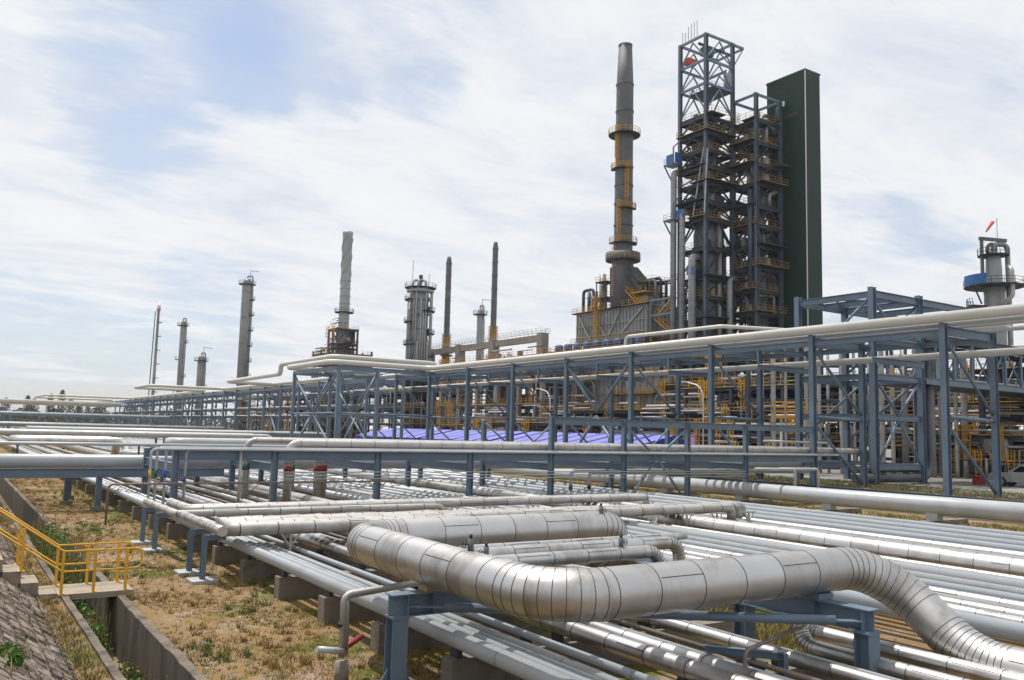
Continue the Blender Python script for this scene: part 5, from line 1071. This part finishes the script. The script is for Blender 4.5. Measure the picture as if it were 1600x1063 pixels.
# ------------------------------------------------------------------ columns and stacks on the skyline
def qpos(px, w_):
    d = rt*(px-800)/F - up*(400-531.5)/F + fw; q = d.x/d.y; y = w_/(.547*q+.83); return q*y, y
def zat(px, py, y):
    d = rt*(px-800)/F - up*(py-531.5)/F + fw; return CH + d.z/d.y*y
def column_tower(px, w_, ytop, r, label, nplat, side, name='distillation_column', m=None, arm=True, pr=1.25):
    x, y = qpos(px, w_); zt = zat(px, ytop, y); t = empty(name, (x, y, 1), label, 'column'); m = m or vess
    mb = MB(); mb.lathe([(r, 1), (r, zt-2.6), (r*.92, zt-2.1), (r*.9, zt-1.4), (r*.6, zt-.7), (r*.2, zt-.4)], x, y, 20)
    for q in range(10): z = zt*.2+(zt*.78-4)*q/9; mb.lathe([(r, z-.06), (r+.05, z-.05), (r+.05, z+.05), (r, z+.06)], x, y, 20)
    build(mb, 'shell', m, t)
    va = math.atan2(-y, -x)
    build(MB().tube(fillet([(x, y, zt-.6), (x, y, zt+.5), (x+r*1.1*math.cos(va+1.2), y+r*1.1*math.sin(va+1.2), zt+.5), (x+(r+.4)*math.cos(va+1.2), y+(r+.4)*math.sin(va+1.2), zt-5), (x+(r+.4)*math.cos(va+1.2), y+(r+.4)*math.sin(va+1.2), 1)], .7, 5), .28, 8), 'overhead_pipe', m, t)
    for q in range(nplat):
        z = zt-2.4-(zt-8)*.9*q/max(1, nplat-1)*1.0; a = va+(PI/2 if (side > 0 or (side == 0 and q % 2)) else -PI/2)
        if q == 0: round_deck(t, x, y, z, r-.05, r+pr, 0, 2*PI, rm=grating, n=12)
        else: round_deck(t, x, y, z, r-.05, r+pr, a-.8, a+.8, rm=grating, n=5)
    if arm:
        mb = MB(); ax, ay = math.cos(YAW), -math.sin(YAW); mb.bar((x+r*.6*ax, y+r*.6*ay, zt-2), (x+r*.6*ax, y+r*.6*ay, zt+2.4), .14, .14, 0, (1, 0, 0)); mb.bar((x+r*.5*ax, y+r*.5*ay, zt+2.3), (x+(r*.6+3)*ax, y+(r*.6+3)*ay, zt+2.1), .14, .18); build(mb, 'davit', vess, t)
    return t
column_tower(293.5, 330, 500, .95, 'slender grey column with small side decks, second from the left on the skyline', 6, 0, arm=False)
column_tower(325, 300, 554, 1.2, 'short stout grey column between two taller ones at the left skyline', 3, 1)
column_tower(389, 290, 434, 1.65, 'tall grey column with a ladder of decks down its right side', 9, 1)
column_tower(753, 260, 480, .95, 'slim pale column between the two thin dark stacks', 4, 1, m=stkl)
# flare
x, y = qpos(254, 420); zt = zat(257, 478, y)
fl = empty('flare_stack', (x, y, 1), 'thin dark flare stack with a faint flame at the left skyline', 'flare stack')
mb = MB(); mb.lathe([(.9, 1), (.7, zt*.5), (.6, zt-3), (.95, zt-2.8), (.95, zt-1.4), (.7, zt-1.3), (.8, zt)], x, y, 12); build(mb, 'mast', vess, fl)
ax, ay = math.cos(YAW), -math.sin(YAW)
build(MB().tube([(x-2.2*ax, y-2.2*ay, 1), (x-1.6*ax, y-1.6*ay, zt-3)], .25, 6), 'gas_riser', bluedk, fl)
for q in range(7): z = zt*.2+zt*.11*q; build(MB().box(x-.2, y-1.7, z, x+1.8, y+.3, z+.25), 'rest_deck', bluedk, fl)
mb = MB()
for k_, (dx, h, r_) in enumerate(((0, 2.6, .4), (.9, 1.8, .3), (-.6, 1.5, .25))): mb.lathe([(r_*.5, zt), (r_, zt+h*.3), (r_*.5, zt+h*.75), (.05, zt+h)], x+dx*ax, y+dx*ay, 8)
build(mb, 'flame', flam, fl)
# pale spiral topped stack on its heater frame
x, y = qpos(542, 250); zt = zat(547, 363, y); zm = zat(541, 515, y)
ps = empty('pale_stack', (x, y, zm), 'pale grey stack with spiral fins round its top on a dark frame', 'chimney')
mb = MB(); mb.lathe([(1.7, zm-8), (1.6, zm), (1.5, zm+12), (1.45, zt-1), (1.6, zt-.8), (1.55, zt), (1.3, zt)], x, y, 24)
for q in range(6): z = zm+3+(zt-zm-18)*q/5; mb.lathe([(1.5, z-.15), (1.68, z-.1), (1.68, z+.1), (1.5, z+.15)], x, y, 24)
build(mb, 'flue', stkl, ps)
mb = MB()
for s in range(3):
    prev = None
    for q in range(25):
        a = s*2*PI/3+q/24*2*PI*1.0; z = zt-17+15.5*q/24; p = (V((x+1.45*math.cos(a), y+1.45*math.sin(a), z)), V((x+1.66*math.cos(a), y+1.66*math.sin(a), z)))
        if prev: mb.add([prev[0], prev[1], p[1], p[0]], [(0, 1, 2, 3)])
        prev = p
build(mb, 'spiral_fins', vess, ps)
round_deck(ps, x, y, zm+5, 1.6, 2.8, rm=grating)
plant('stack_heater_frame', 'dark steel heater frame carrying the pale spiral finned stack', 'process unit', x-3.2, y-3.2, x+3.2, y+3.2, 1, [8, 14, 19, zm-9, zm-4.5, zm-.2], (3, 3), .5, bluedk, pipes=30, drums=6, seed=31, over=.3, ztop=zm)
build(MB().lathe([(1.9, zm-10), (2.1, zm-6), (1.6, zm-1)], x, y, 6), 'transition', panel, ps)
plant('heater_pipe_frame', 'wider pipe crowded base round the pale stack heater', 'process unit', x-6.5, y-6.5, x+6.5, y+6.5, 1, [10, 16, zat(541, 574, y), zat(541, 564, y), zat(541, 556, y)], (3, 3), .4, bluedk, pipes=70, drums=12, seed=33, over=.3, railmat=yellowdk)
for q, hh in ((4.4, zat(541, 546, y)), (3.9, zat(541, 538, y))): round_deck(ps, x, y, hh, 1.5, q, rm=grating, n=12)
# wide vessel with many pipes
x, y = qpos(659, 230); zt = zat(660, 436, y)
wv = empty('wide_vessel', (x, y, 1), 'broad grey vessel wrapped in pipes with a looped head', 'column')
mb = MB(); mb.lathe([(2.55, 1), (2.55, zt*.62), (2.35, zt*.66), (2.35, zt-4.5), (2.0, zt-3.2), (.8, zt-2.6)], x, y, 28)
for q in range(9): z = 8+(zt-14)*q/8; mb.lathe([(2.7, z-.12), (2.86, z-.1), (2.86, z+.1), (2.7, z+.12)], x, y, 28)
build(mb, 'shell', vess, wv)
va = math.atan2(-y, -x)
for q in range(14):
    a = va-1.4+2.8*q/13; r_ = 2.75+rnd.uniform(.3, .6); p = (x+r_*math.cos(a), y+r_*math.sin(a)); zc = zt-rnd.choice((4, 6, 9, 14, 18)); rr = rnd.choice((.2, .28, .42))
    build(MB().tube(fillet([(*p, 1), (*p, zc), (x+1.8*math.cos(a), y+1.8*math.sin(a), zc+.8)], .5, 4), rr, 8), 'riser_pipe', rnd.choice((vess, alu2, stkl)), wv)
ring = [V((x+3.4*math.cos(va-1.9+3.8*q/16), y+3.4*math.sin(va-1.9+3.8*q/16), zt-3.6)) for q in range(17)]
build(MB().tube(ring, .42, 10), 'ring_header', stkl, wv)
for da in (-.8, -.2, .5): build(MB().tube(fillet([(x, y, zt-2.6), (x, y, zt-.6), (x+2.6*math.cos(va+da), y+2.6*math.sin(va+da), zt-.7), (x+3.4*math.cos(va+da), y+3.4*math.sin(va+da), zt-3.6)], .9, 5), .34, 10), 'head_pipe', stkl, wv)
round_deck(wv, x, y, zt-2.6, 1.5, 4.3, rm=grating, n=16)
for q in range(11):
    z = zt-6-(zt-12)*q/11; a = va+(PI/2 if q % 2 else -PI/2)+rnd.uniform(-.3, .3); round_deck(wv, x, y, z, 2.5, 4.2, a-1.0, a+1.0, rm=grating, n=7)
    build(MB().box(x+3.0*math.cos(a)-.5, y+3.0*math.sin(a)-.5, z, x+3.0*math.cos(a)+.5, y+3.0*math.sin(a)+.5, z+rnd.uniform(.6, 1.6)), 'nozzle', ductm, wv)
build(MB().bar((x-2, y+1, zt-2), (x-2, y+1, zt+5), .1, .1).bar((x+2, y-1, zt-2), (x+2, y-1, zt+1.5), .1, .1).bar((x, y, zt-1), (x, y, zt+1), .8, .8), 'lightning_mast', bluedk, wv)
# two thin dark stacks
for (px, pt, w_, yt, l) in ((702, 706, 240, 402, 'shorter of the two thin dark stacks, yellow ladder at its foot'), (774, 778, 240, 379, 'taller of the two thin dark stacks, yellow ladder at its foot')):
    x, y = qpos(px, w_); zt = zat(pt, yt, y); zy = zat(px-2, 528 if px < 750 else 516, y); t = empty('thin_dark_stack', (x, y, 1), l, 'chimney', 'two thin dark stacks')
    mb = MB(); mb.lathe([(1.0, 1), (.86, zy), (.80, zt-1.8), (.62, zt-.6), (.5, zt)], x, y, 18)
    for q in range(7): z = zy+(zt-zy-2)*q/6; mb.lathe([(.8, z-.12), (.95, z-.1), (.95, z+.1), (.8, z+.12)], x, y, 18)
    build(mb, 'flue', stk, t); d = round_deck(t, x, y, zy-5, .9, 1.8, n=10)
    va = math.atan2(-y, -x)
    for da in (-.7, 0, .7): ladder(t, x+.9*math.cos(va+da), y+.9*math.sin(va+da), 20, zy+(1 if da else 0), math.cos(va+da), math.sin(va+da))
    plant('stack_side_frame', f'small dark steel frame with decks at the foot of the {"shorter" if px < 750 else "taller"} thin stack', 'process unit', x+1.6, y-2, x+5, y+1.5, 1, [10, 16, zy-8], (2, 2), .25, bluedk, pipes=10, drums=1, seed=px, over=.4, railmat=grating)
# right hand vessel with gantry and wind sock
x, y = qpos(1552, 140); zt = zat(1553, 385, y)
rv = empty('gantry_vessel', (x, y, 1), 'grey clad vessel with a gantry beam and blue tarpaulin at the right skyline', 'column')
s_ = 140/F*1.0
mb = MB(); mb.lathe([(1.6, 1), (1.6, zt-7.5), (1.3, zt-6.4), (1.15, zt-2.4), (.9, zt-1.4), (.4, zt-.9)], x, y, 24)
for q in range(8): z = 6+(zt-14)*q/7; mb.lathe([(1.55, z-.06), (1.66, z-.05), (1.66, z+.05), (1.55, z+.06)], x, y, 24)
build(mb, 'shell', vess, rv)
ax, ay = math.cos(YAW), -math.sin(YAW)
def off(u, d=0): return (x+u*ax-d*math.sin(YAW), y+u*ay-d*math.cos(YAW))
round_deck(rv, x, y, zat(1553, 448, y), 1.5, 4.6, n=16, rm=grating); round_deck(rv, x, y, zt-1.6, 1.0, 2.4, n=14, rm=grating)
va = math.atan2(-y, -x); round_deck(rv, x, y, zat(1540, 475, y), 1.5, 4.2, va-PI/2-.7, va-PI/2+.7, n=8, rm=grating)
zb_ = zat(1553, 448, y)
mb = MB(); a0 = va-1.25
for q in range(6): 
    c1, c2 = a0+q*.17, a0+(q+1)*.17; mb.add([(x+4.66*math.cos(c1), y+4.66*math.sin(c1), zb_), (x+4.66*math.cos(c2), y+4.66*math.sin(c2), zb_), (x+4.66*math.cos(c2), y+4.66*math.sin(c2), zb_+1.7), (x+4.66*math.cos(c1), y+4.66*math.sin(c1), zb_+1.7), (x+4.6*math.cos(c1), y+4.6*math.sin(c1), zb_), (x+4.6*math.cos(c2), y+4.6*math.sin(c2), zb_), (x+4.6*math.cos(c2), y+4.6*math.sin(c2), zb_+1.7), (x+4.6*math.cos(c1), y+4.6*math.sin(c1), zb_+1.7)], [(0, 1, 2, 3), (7, 6, 5, 4), (3, 2, 6, 7), (0, 4, 5, 1)])
build(mb, 'tarpaulin', bluetarp, rv)
zg = zat(1550, 373, y)
mb = MB(); mb.bar((*off(-1.9), zb_), (*off(-1.9), zg), .42, .42, 0, (1, 0, 0)); mb.bar((*off(-2.3), zg), (*off(2.3), zg-.3), .4, .55); build(mb, 'gantry', stk, rv)
build(MB().tube(fillet([(*off(0), zt-1), (*off(0), zt+.3), (*off(2.4), zt+.3), (*off(2.4), zb_-6), (*off(2.4), 1)], .9, 6), .42, 10), 'overhead_pipe', vess, rv)
build(MB().tube(fillet([(*off(.9, 2.4), zb_+3), (*off(.9, 3.6), zb_+2.4), (*off(.9, 3.6), zb_-2), (*off(-.6, 2.2), zb_-4)], .8, 6), .36, 10), 'side_pipe', alu2, rv)
build(MB().tube(fillet([(*off(-.9), zt-1.2), (*off(-.9), zt+.2), (*off(.4), zt+.4), (*off(.4), zt-1)], .7, 6), .3, 10), 'head_pipe', rust, rv)
build(MB().bar((*off(3.6), zb_+1), (*off(2.4), zb_-3), .2, .2).bar((*off(-3.4), zb_), (*off(-2.2), zb_-3), .2, .2), 'strut', bluedk, rv)
build(MB().bar((*off(.8), zt), (*off(.8), zat(1564, 345, y)), .08, .08, 0, (1, 0, 0)), 'mast', stkl, rv)
ws = empty('wind_sock', (*off(-.1), zat(1550, 356, y)), 'orange red wind sock drooping left of the mast on the gantry vessel', 'wind sock')
pa = V((*off(.1), zat(1557, 349, y))); pb = V((*off(-1.1), zat(1543, 361, y)))
build(MB().tube([pa, pa+(pb-pa)*.5, pb], [.33, .22, .1], 10), 'sock', orange, ws); build(MB().tube([pa+(pb-pa)*.3, pa+(pb-pa)*.55], [.29, .23], 10), 'white_band', trimw, ws) if False else None
build(MB().bar(pa, (*off(.8), zat(1564, 349, y)), .05, .05), 'boom', stkl, ws)

# ------------------------------------------------------------------ yard furniture, vehicles
lp = empty('street_lamp', (75, 72.1, 1), 'pale curved street lamp standing in front of the heater', 'street lamp', 'street lamps in the yard')
build(MB().tube(fillet([(75, 72.1, 1), (75, 72.1, 10.6), (75.2, 75.0, 11.25)], 1.8, 8), .08, 8), 'pole', trimw, lp); build(MB().bar((75.2, 74.8, 11.25), (75.3, 76.0, 11.35), .3, .14), 'lamp_head', trimw, lp)
l2 = copy_tree(lp, (75, 103, 1)); l2['label'] = 'pale curved street lamp above the long blue roof'
mb = MB(); mb.box(71.9, 70.4, 2.9, 72.0, 71.3, 4.7); pb_ = empty('pink_board', (72, 70.9, 1), 'pink notice board on posts behind the pipe bridge', 'notice board'); build(mb, 'panel', pink, pb_)
build(MB().bar((72.03, 70.5, 1), (72.03, 70.5, 2.95), .07, .07).bar((72.03, 71.2, 1), (72.03, 71.2, 2.95), .07, .07), 'legs', trimw, pb_)
mb = MB()
for i, z in enumerate((4.4, 4.15, 3.9, 3.65, 3.4)): mb.box(71.88, 70.5, z-.05, 71.897, 71.2-.15*(i % 2), z+.04)
build(mb, 'text_lines', trimw, pb_)
yp = empty('yellow_platform', (75, 59.6, 1), 'small yellow railed inspection platform in front of the dark green shaft', 'platform')
mb = MB(); mb.box(74.2, 57.6, 6.9, 76, 61.2, 7.05); build(mb, 'deck', yellowfar, yp); mb = MB(); railing(mb, 74.2, 57.6, 76, 61.2, 7.05, th=.08); railing(mb, 74.2, 57.6, 76, 61.2, 7.5, th=.06); build(mb, 'railing', yellowfar, yp)
for y in (58, 60.8): build(MB().bar((75.1, y, 1), (75.1, y, 6.9), .22, .22), 'post', trimw, yp)
# pickup
pk = empty('pickup_truck', (78.3, 39.0, 1.006), 'silver four door pickup truck parked on the yard at the right edge', 'pickup')
def prism(mb, prof, x0, x1, m=0):
    n = len(prof); mb.add([(x0, y, z) for y, z in prof]+[(x1, y, z) for y, z in prof], [tuple(range(n)), tuple(reversed(range(n, 2*n)))]+[((i+1) % n, i, i+n, (i+1) % n+n) for i in range(n)], m)
py = 40.7; pz = 1.006; X0, X1 = 78.2, 80.0
mb = MB(); prism(mb, [(py, pz+.5), (py+.02, pz+.95), (py-.3, pz+1.15), (py-1.75, pz+1.25), (py-6.4, pz+1.25), (py-6.42, pz+.6), (py-5.9, pz+.42), (py-.2, pz+.42)], X0, X1); build(mb, 'body', silver, pk)
mb = MB(); prism(mb, [(py-1.7, pz+1.24), (py-2.75, pz+1.93), (py-4.5, pz+1.97), (py-4.85, pz+1.26)], X0+.1, X1-.1); cb = build(mb, 'cab', silver, pk)
mb = MB(); 
for a, b in ((py-2.05, py-3.2), (py-3.35, py-4.5)): mb.add([(X0+.09, a, pz+1.3), (X0+.09, b, pz+1.3), (X0+.09, b+.06, pz+1.83), (X0+.09, a-(.75 if a > py-2.5 else 0), pz+1.83)], [(0, 1, 2, 3)])
build(mb, 'side_windows', glass, cb); build(MB().add([(X0+.2, py-1.72, pz+1.3), (X1-.2, py-1.72, pz+1.3), (X1-.25, py-2.7, pz+1.92), (X0+.25, py-2.7, pz+1.92)], [(0, 1, 2, 3)]), 'windscreen', glass, cb)
for y in (py-1.2, py-5.2):
    for x in (X0+.1, X1-.1):
        wv_ = build(MB().tube([(x-.17, y, pz+.42), (x+.17, y, pz+.42)], .42, 18), 'wheel', dark, pk); build(MB().tube([(x-.18, y, pz+.42), (x+.18, y, pz+.42)], .23, 12), 'rim', silver, wv_)
build(MB().box(X0+.1, py-.02, pz+.4, X1-.1, py+.12, pz+.6), 'bumper', carw, pk)
for x in (X0+.15, X1-.5): build(MB().box(x, py-.1, pz+.7, x+.35, py+.03, pz+.86), 'headlight', carw, pk)
rdm = empty('red_tank', (76.9, 41.0, 1), 'red fire water cabinet standing at the nose of the pickup', 'cabinet'); build(MB().box(77.3, 40.8, 1.0, 78.0, 41.6, 1.75), 'cabinet', red, rdm); build(MB().box(77.25, 40.75, 1.752, 78.05, 41.65, 1.82), 'lid', red, rdm)
# far white minibus
mvx, mvy = -2.0, 330
mv = empty('minibus', (30, 330, 1), 'white minibus far off at the left beyond the pipes', 'minibus')
x, y = qpos(35, 260); mb = MB(); mb.box(x-3, y-1, 1.5, x+3, y+1, 3.6); build(mb, 'body', carw, mv); build(MB().box(x-2.6, y-1.03, 2.5, x+2.7, y-1.001, 3.2), 'window_band', glass, mv)
for dx in (-2, 2): build(MB().tube([(x+dx, y-1.05, 1.4), (x+dx, y-.8, 1.4)], .4, 10), 'wheel', dark, mv)

# ------------------------------------------------------------------ far pipe bridges across the track
def far_bridge(y, x0, x1, z, label, n, seed, pz=0):
    rg = random.Random(seed); t = empty('pipe_bridge', ((x0+x1)/2, y, 0), label, 'pipe bridge')
    for yy in (y, y+6):
        build(MB().bar((x0, yy, z-.25), (x1, yy, z-.25), .25, .5), 'beam', blue, t)
        k = int((x1-x0)/6)
        for i in range(k+1): x = x0+.3+(x1-x0-.6)*i/k; build(MB().bar((x, yy, 0), (x, yy, z+.2), .3, .3), 'column', blue, t)
    for i in range(n):
        r = rg.choice((.12, .16, .2, .25)); yy = y+.4+5.2*i/max(1, n-1); build(MB().tube([(x0+rg.uniform(-.3, 3), yy, z+r), (x1, yy, z+r)], r, 8), 'pipe', rg.choice((alu2, white, alu2, cream)), t)
far_bridge(140, 8.5, 55, 3.25, 'pipe bridge over the track, first one beyond the nearest bridges', 9, 3)
far_bridge(205, -20, 55, 3.6, 'pipe bridge over the track, farthest and longest of them', 9, 4)
g9 = 'flat silver loops over the far track'
def flat_loop(x0, x1, y0, y1, z, r, m, label):
    pipe('far_loop_pipe', [(x1, 260, .95), (x1, y1+1.5, .95), (x1, y1, z), (x0, y1, z), (x0, y0, z), (x1, y0, z), (x1, y0-1.5, .95), (x1, 3.2 if False else y0-14, .95)], r, [m, seam], label, 'pipe', g9, rad=r*2.2, seams=1.2 if m is alu else 0, n=16)
flat_loop(5.6, 15.0, 91, 96, 2.75, .40, alu, 'fat silver loop lying flat over the track at the far left')
flat_loop(12.0, 24.0, 70, 74, 2.3, .2, alu2, 'slim silver loop flat over the track behind the low bridge')
flat_loop(18.0, 42.0, 84, 87, 2.9, .42, white, 'fat pale grey loop across the middle of the far track')
flat_loop(4.0, 40, 124, 131, 3.0, .4, alu2, 'wide silver loop lying flat far down the track')
flat_loop(11.5, 30, 64, 66.5, 2.2, .15, alu2, 'slim silver loop nearest behind the low pipe bridge')
# second far rack at left with flat loops
def far_rack(x0, y0, y1, z, label, n, seed):
    rg = random.Random(seed); t = empty('far_pipe_rack', (x0, (y0+y1)/2, 0), label, 'pipe rack'); y = y0
    while y <= y1:
        for x in (x0, x0+7): build(MB().bar((x, y, 0), (x, y, z+.3), .35, .35), 'column', blue, t)
        for zz_ in (z, z-2.6): build(MB().bar((x0, y, zz_-.2), (x0+7, y, zz_-.2), .3, .4), 'beam', blue, t)
        y += 12
    for i in range(n):
        r = rg.choice((.2, .3, .4)); x = x0+.4+6.2*i/(n-1); zz_ = z if i % 2 else z-2.6; build(MB().tube([(x, y0-3, zz_+r), (x, y1+3, zz_+r)], r, 8), 'pipe', rg.choice((cream, white, alu2)), t)
far_rack(8, 300, 460, 8.0, 'far low pipe rack at the left horizon', 8, 6)
far_rack(-40, 330, 460, 8.5, 'farthest pipe rack at the left edge of the horizon', 8, 7)
pipe('far_loop_pipe', [(11, 300, 8.8), (-60, 300, 8.8)], .6, [cream], 'off white pipe crossing at the far left above the track', 'pipe', 'far off white crossing pipes')
pipe('far_loop_pipe', [(50, 318, 10.4), (-10, 318, 10.4), (-10, 340, 10.4), (50, 340, 10.4)], .7, [cream], 'off white flat loop nearest the trees at the far left', 'pipe', 'far off white crossing pipes', rad=3)
far_bridge(240, -60, 50, 6.0, 'long low pipe bridge beneath the far trees', 8, 14)
# distant trees
def tree_protos(kind):
    mb = MB(); rg = random.Random(40+kind); H = (13, 10, 16)[kind]; W = (6.5, 8, 5)[kind]
    for i in range(900):
        u = rg.random(); z = H*(.22+.78*u); rad = W*((1-u)**.45*(.7+.5*u) if kind != 1 else math.sqrt(max(0, 1-(2*u-.9)**2*.8)))*.55
        a = rg.uniform(0, 2*PI); rr = rad*math.sqrt(rg.random())*(1+.5*mn.noise(V((a*2, z*.5, kind*3))))
        c = V((rr*math.cos(a), rr*math.sin(a), z)); s = rg.uniform(.22, .5); d = V((rg.gauss(0, 1), rg.gauss(0, 1), rg.gauss(0, 1))).normalized(); t1 = d.orthogonal().normalized(); t2 = d.cross(t1)
        mb.add([c-t1*s, c+t2*s*.6, c+t1*s, c-t2*s*.6], [(0, 1, 2, 3)])
    return mb, H
protos = []
gt = 'far trees on the left horizon'
tdesc = ('mid height tree', 'low bushy tree', 'tall slim tree')
cnt = [0, 0, 0]
for i in range(30):
    kind = rnd.choice((0, 1, 1, 2, 0)); px = -10+i*10.5+rnd.uniform(-4, 4); w_ = rnd.uniform(470, 560); x, y = qpos(px, w_)
    cnt[kind] += 1; lab = f'{tdesc[kind]} on the far left horizon, {ORD[cnt[kind]-1]} such from the left'
    have = [p for p in protos if p[0] == kind]
    if have:
        o = copy_tree(have[0][1], (x, y, .5)); o['label'] = lab
    else:
        o = empty('tree', (x, y, .5), lab, 'tree', gt); mb, H = tree_protos(kind); mb.v = [(a+x, b+y, c+.5) for a, b, c in mb.v]; build(mb, 'crown', leafd, o)
        build(MB().tube([(x, y, .4), (x+.1, y, H*.4), (x, y, H*.85)], [.3, .2, .06], 7), 'trunk', bark, o); protos.append((kind, o))
    s = rnd.uniform(.75, 1.25); o.scale = (s, s, s*rnd.uniform(.9, 1.15)); o.rotation_euler.z = rnd.uniform(0, 6)
far_wood = MB()
for i in range(9000):
    px = rnd.uniform(-60, 470); w_ = rnd.uniform(560, 640); x, y = qpos(px, w_); hmax = 10+5*mn.noise(V((px*.05, 0, 0)))+3*mn.noise(V((px*.2, 3, 0))); c = V((x, y, rnd.uniform(0, hmax))); s = rnd.uniform(.5, 1.2)
    d = V((rnd.gauss(0, 1), rnd.gauss(0, 1), rnd.gauss(0, 1))).normalized(); t1 = d.orthogonal().normalized(); t2 = d.cross(t1); far_wood.add([c-t1*s, c+t2*s*.6, c+t1*s, c-t2*s*.6], [(0, 1, 2, 3)])
struct(far_wood, 'far_woodland', [leafd], 'stuff')

# ------------------------------------------------------------------ haze
hm = bpy.data.materials.new('haze air'); hm.use_nodes = True; ht_ = hm.node_tree; ht_.nodes.remove(ht_.nodes['Principled BSDF'])
pv = ht_.nodes.new('ShaderNodeVolumePrincipled'); pv.inputs['Density'].default_value = .00012; pv.inputs['Color'].default_value = (.93, .96, 1, 1); pv.inputs['Anisotropy'].default_value = .2
ht_.links.new(pv.outputs[0], ht_.nodes['Material Output'].inputs['Volume'])
struct(MB().box(-330, -90, -3, 3300, 3600, 93), 'haze', hm, 'stuff')
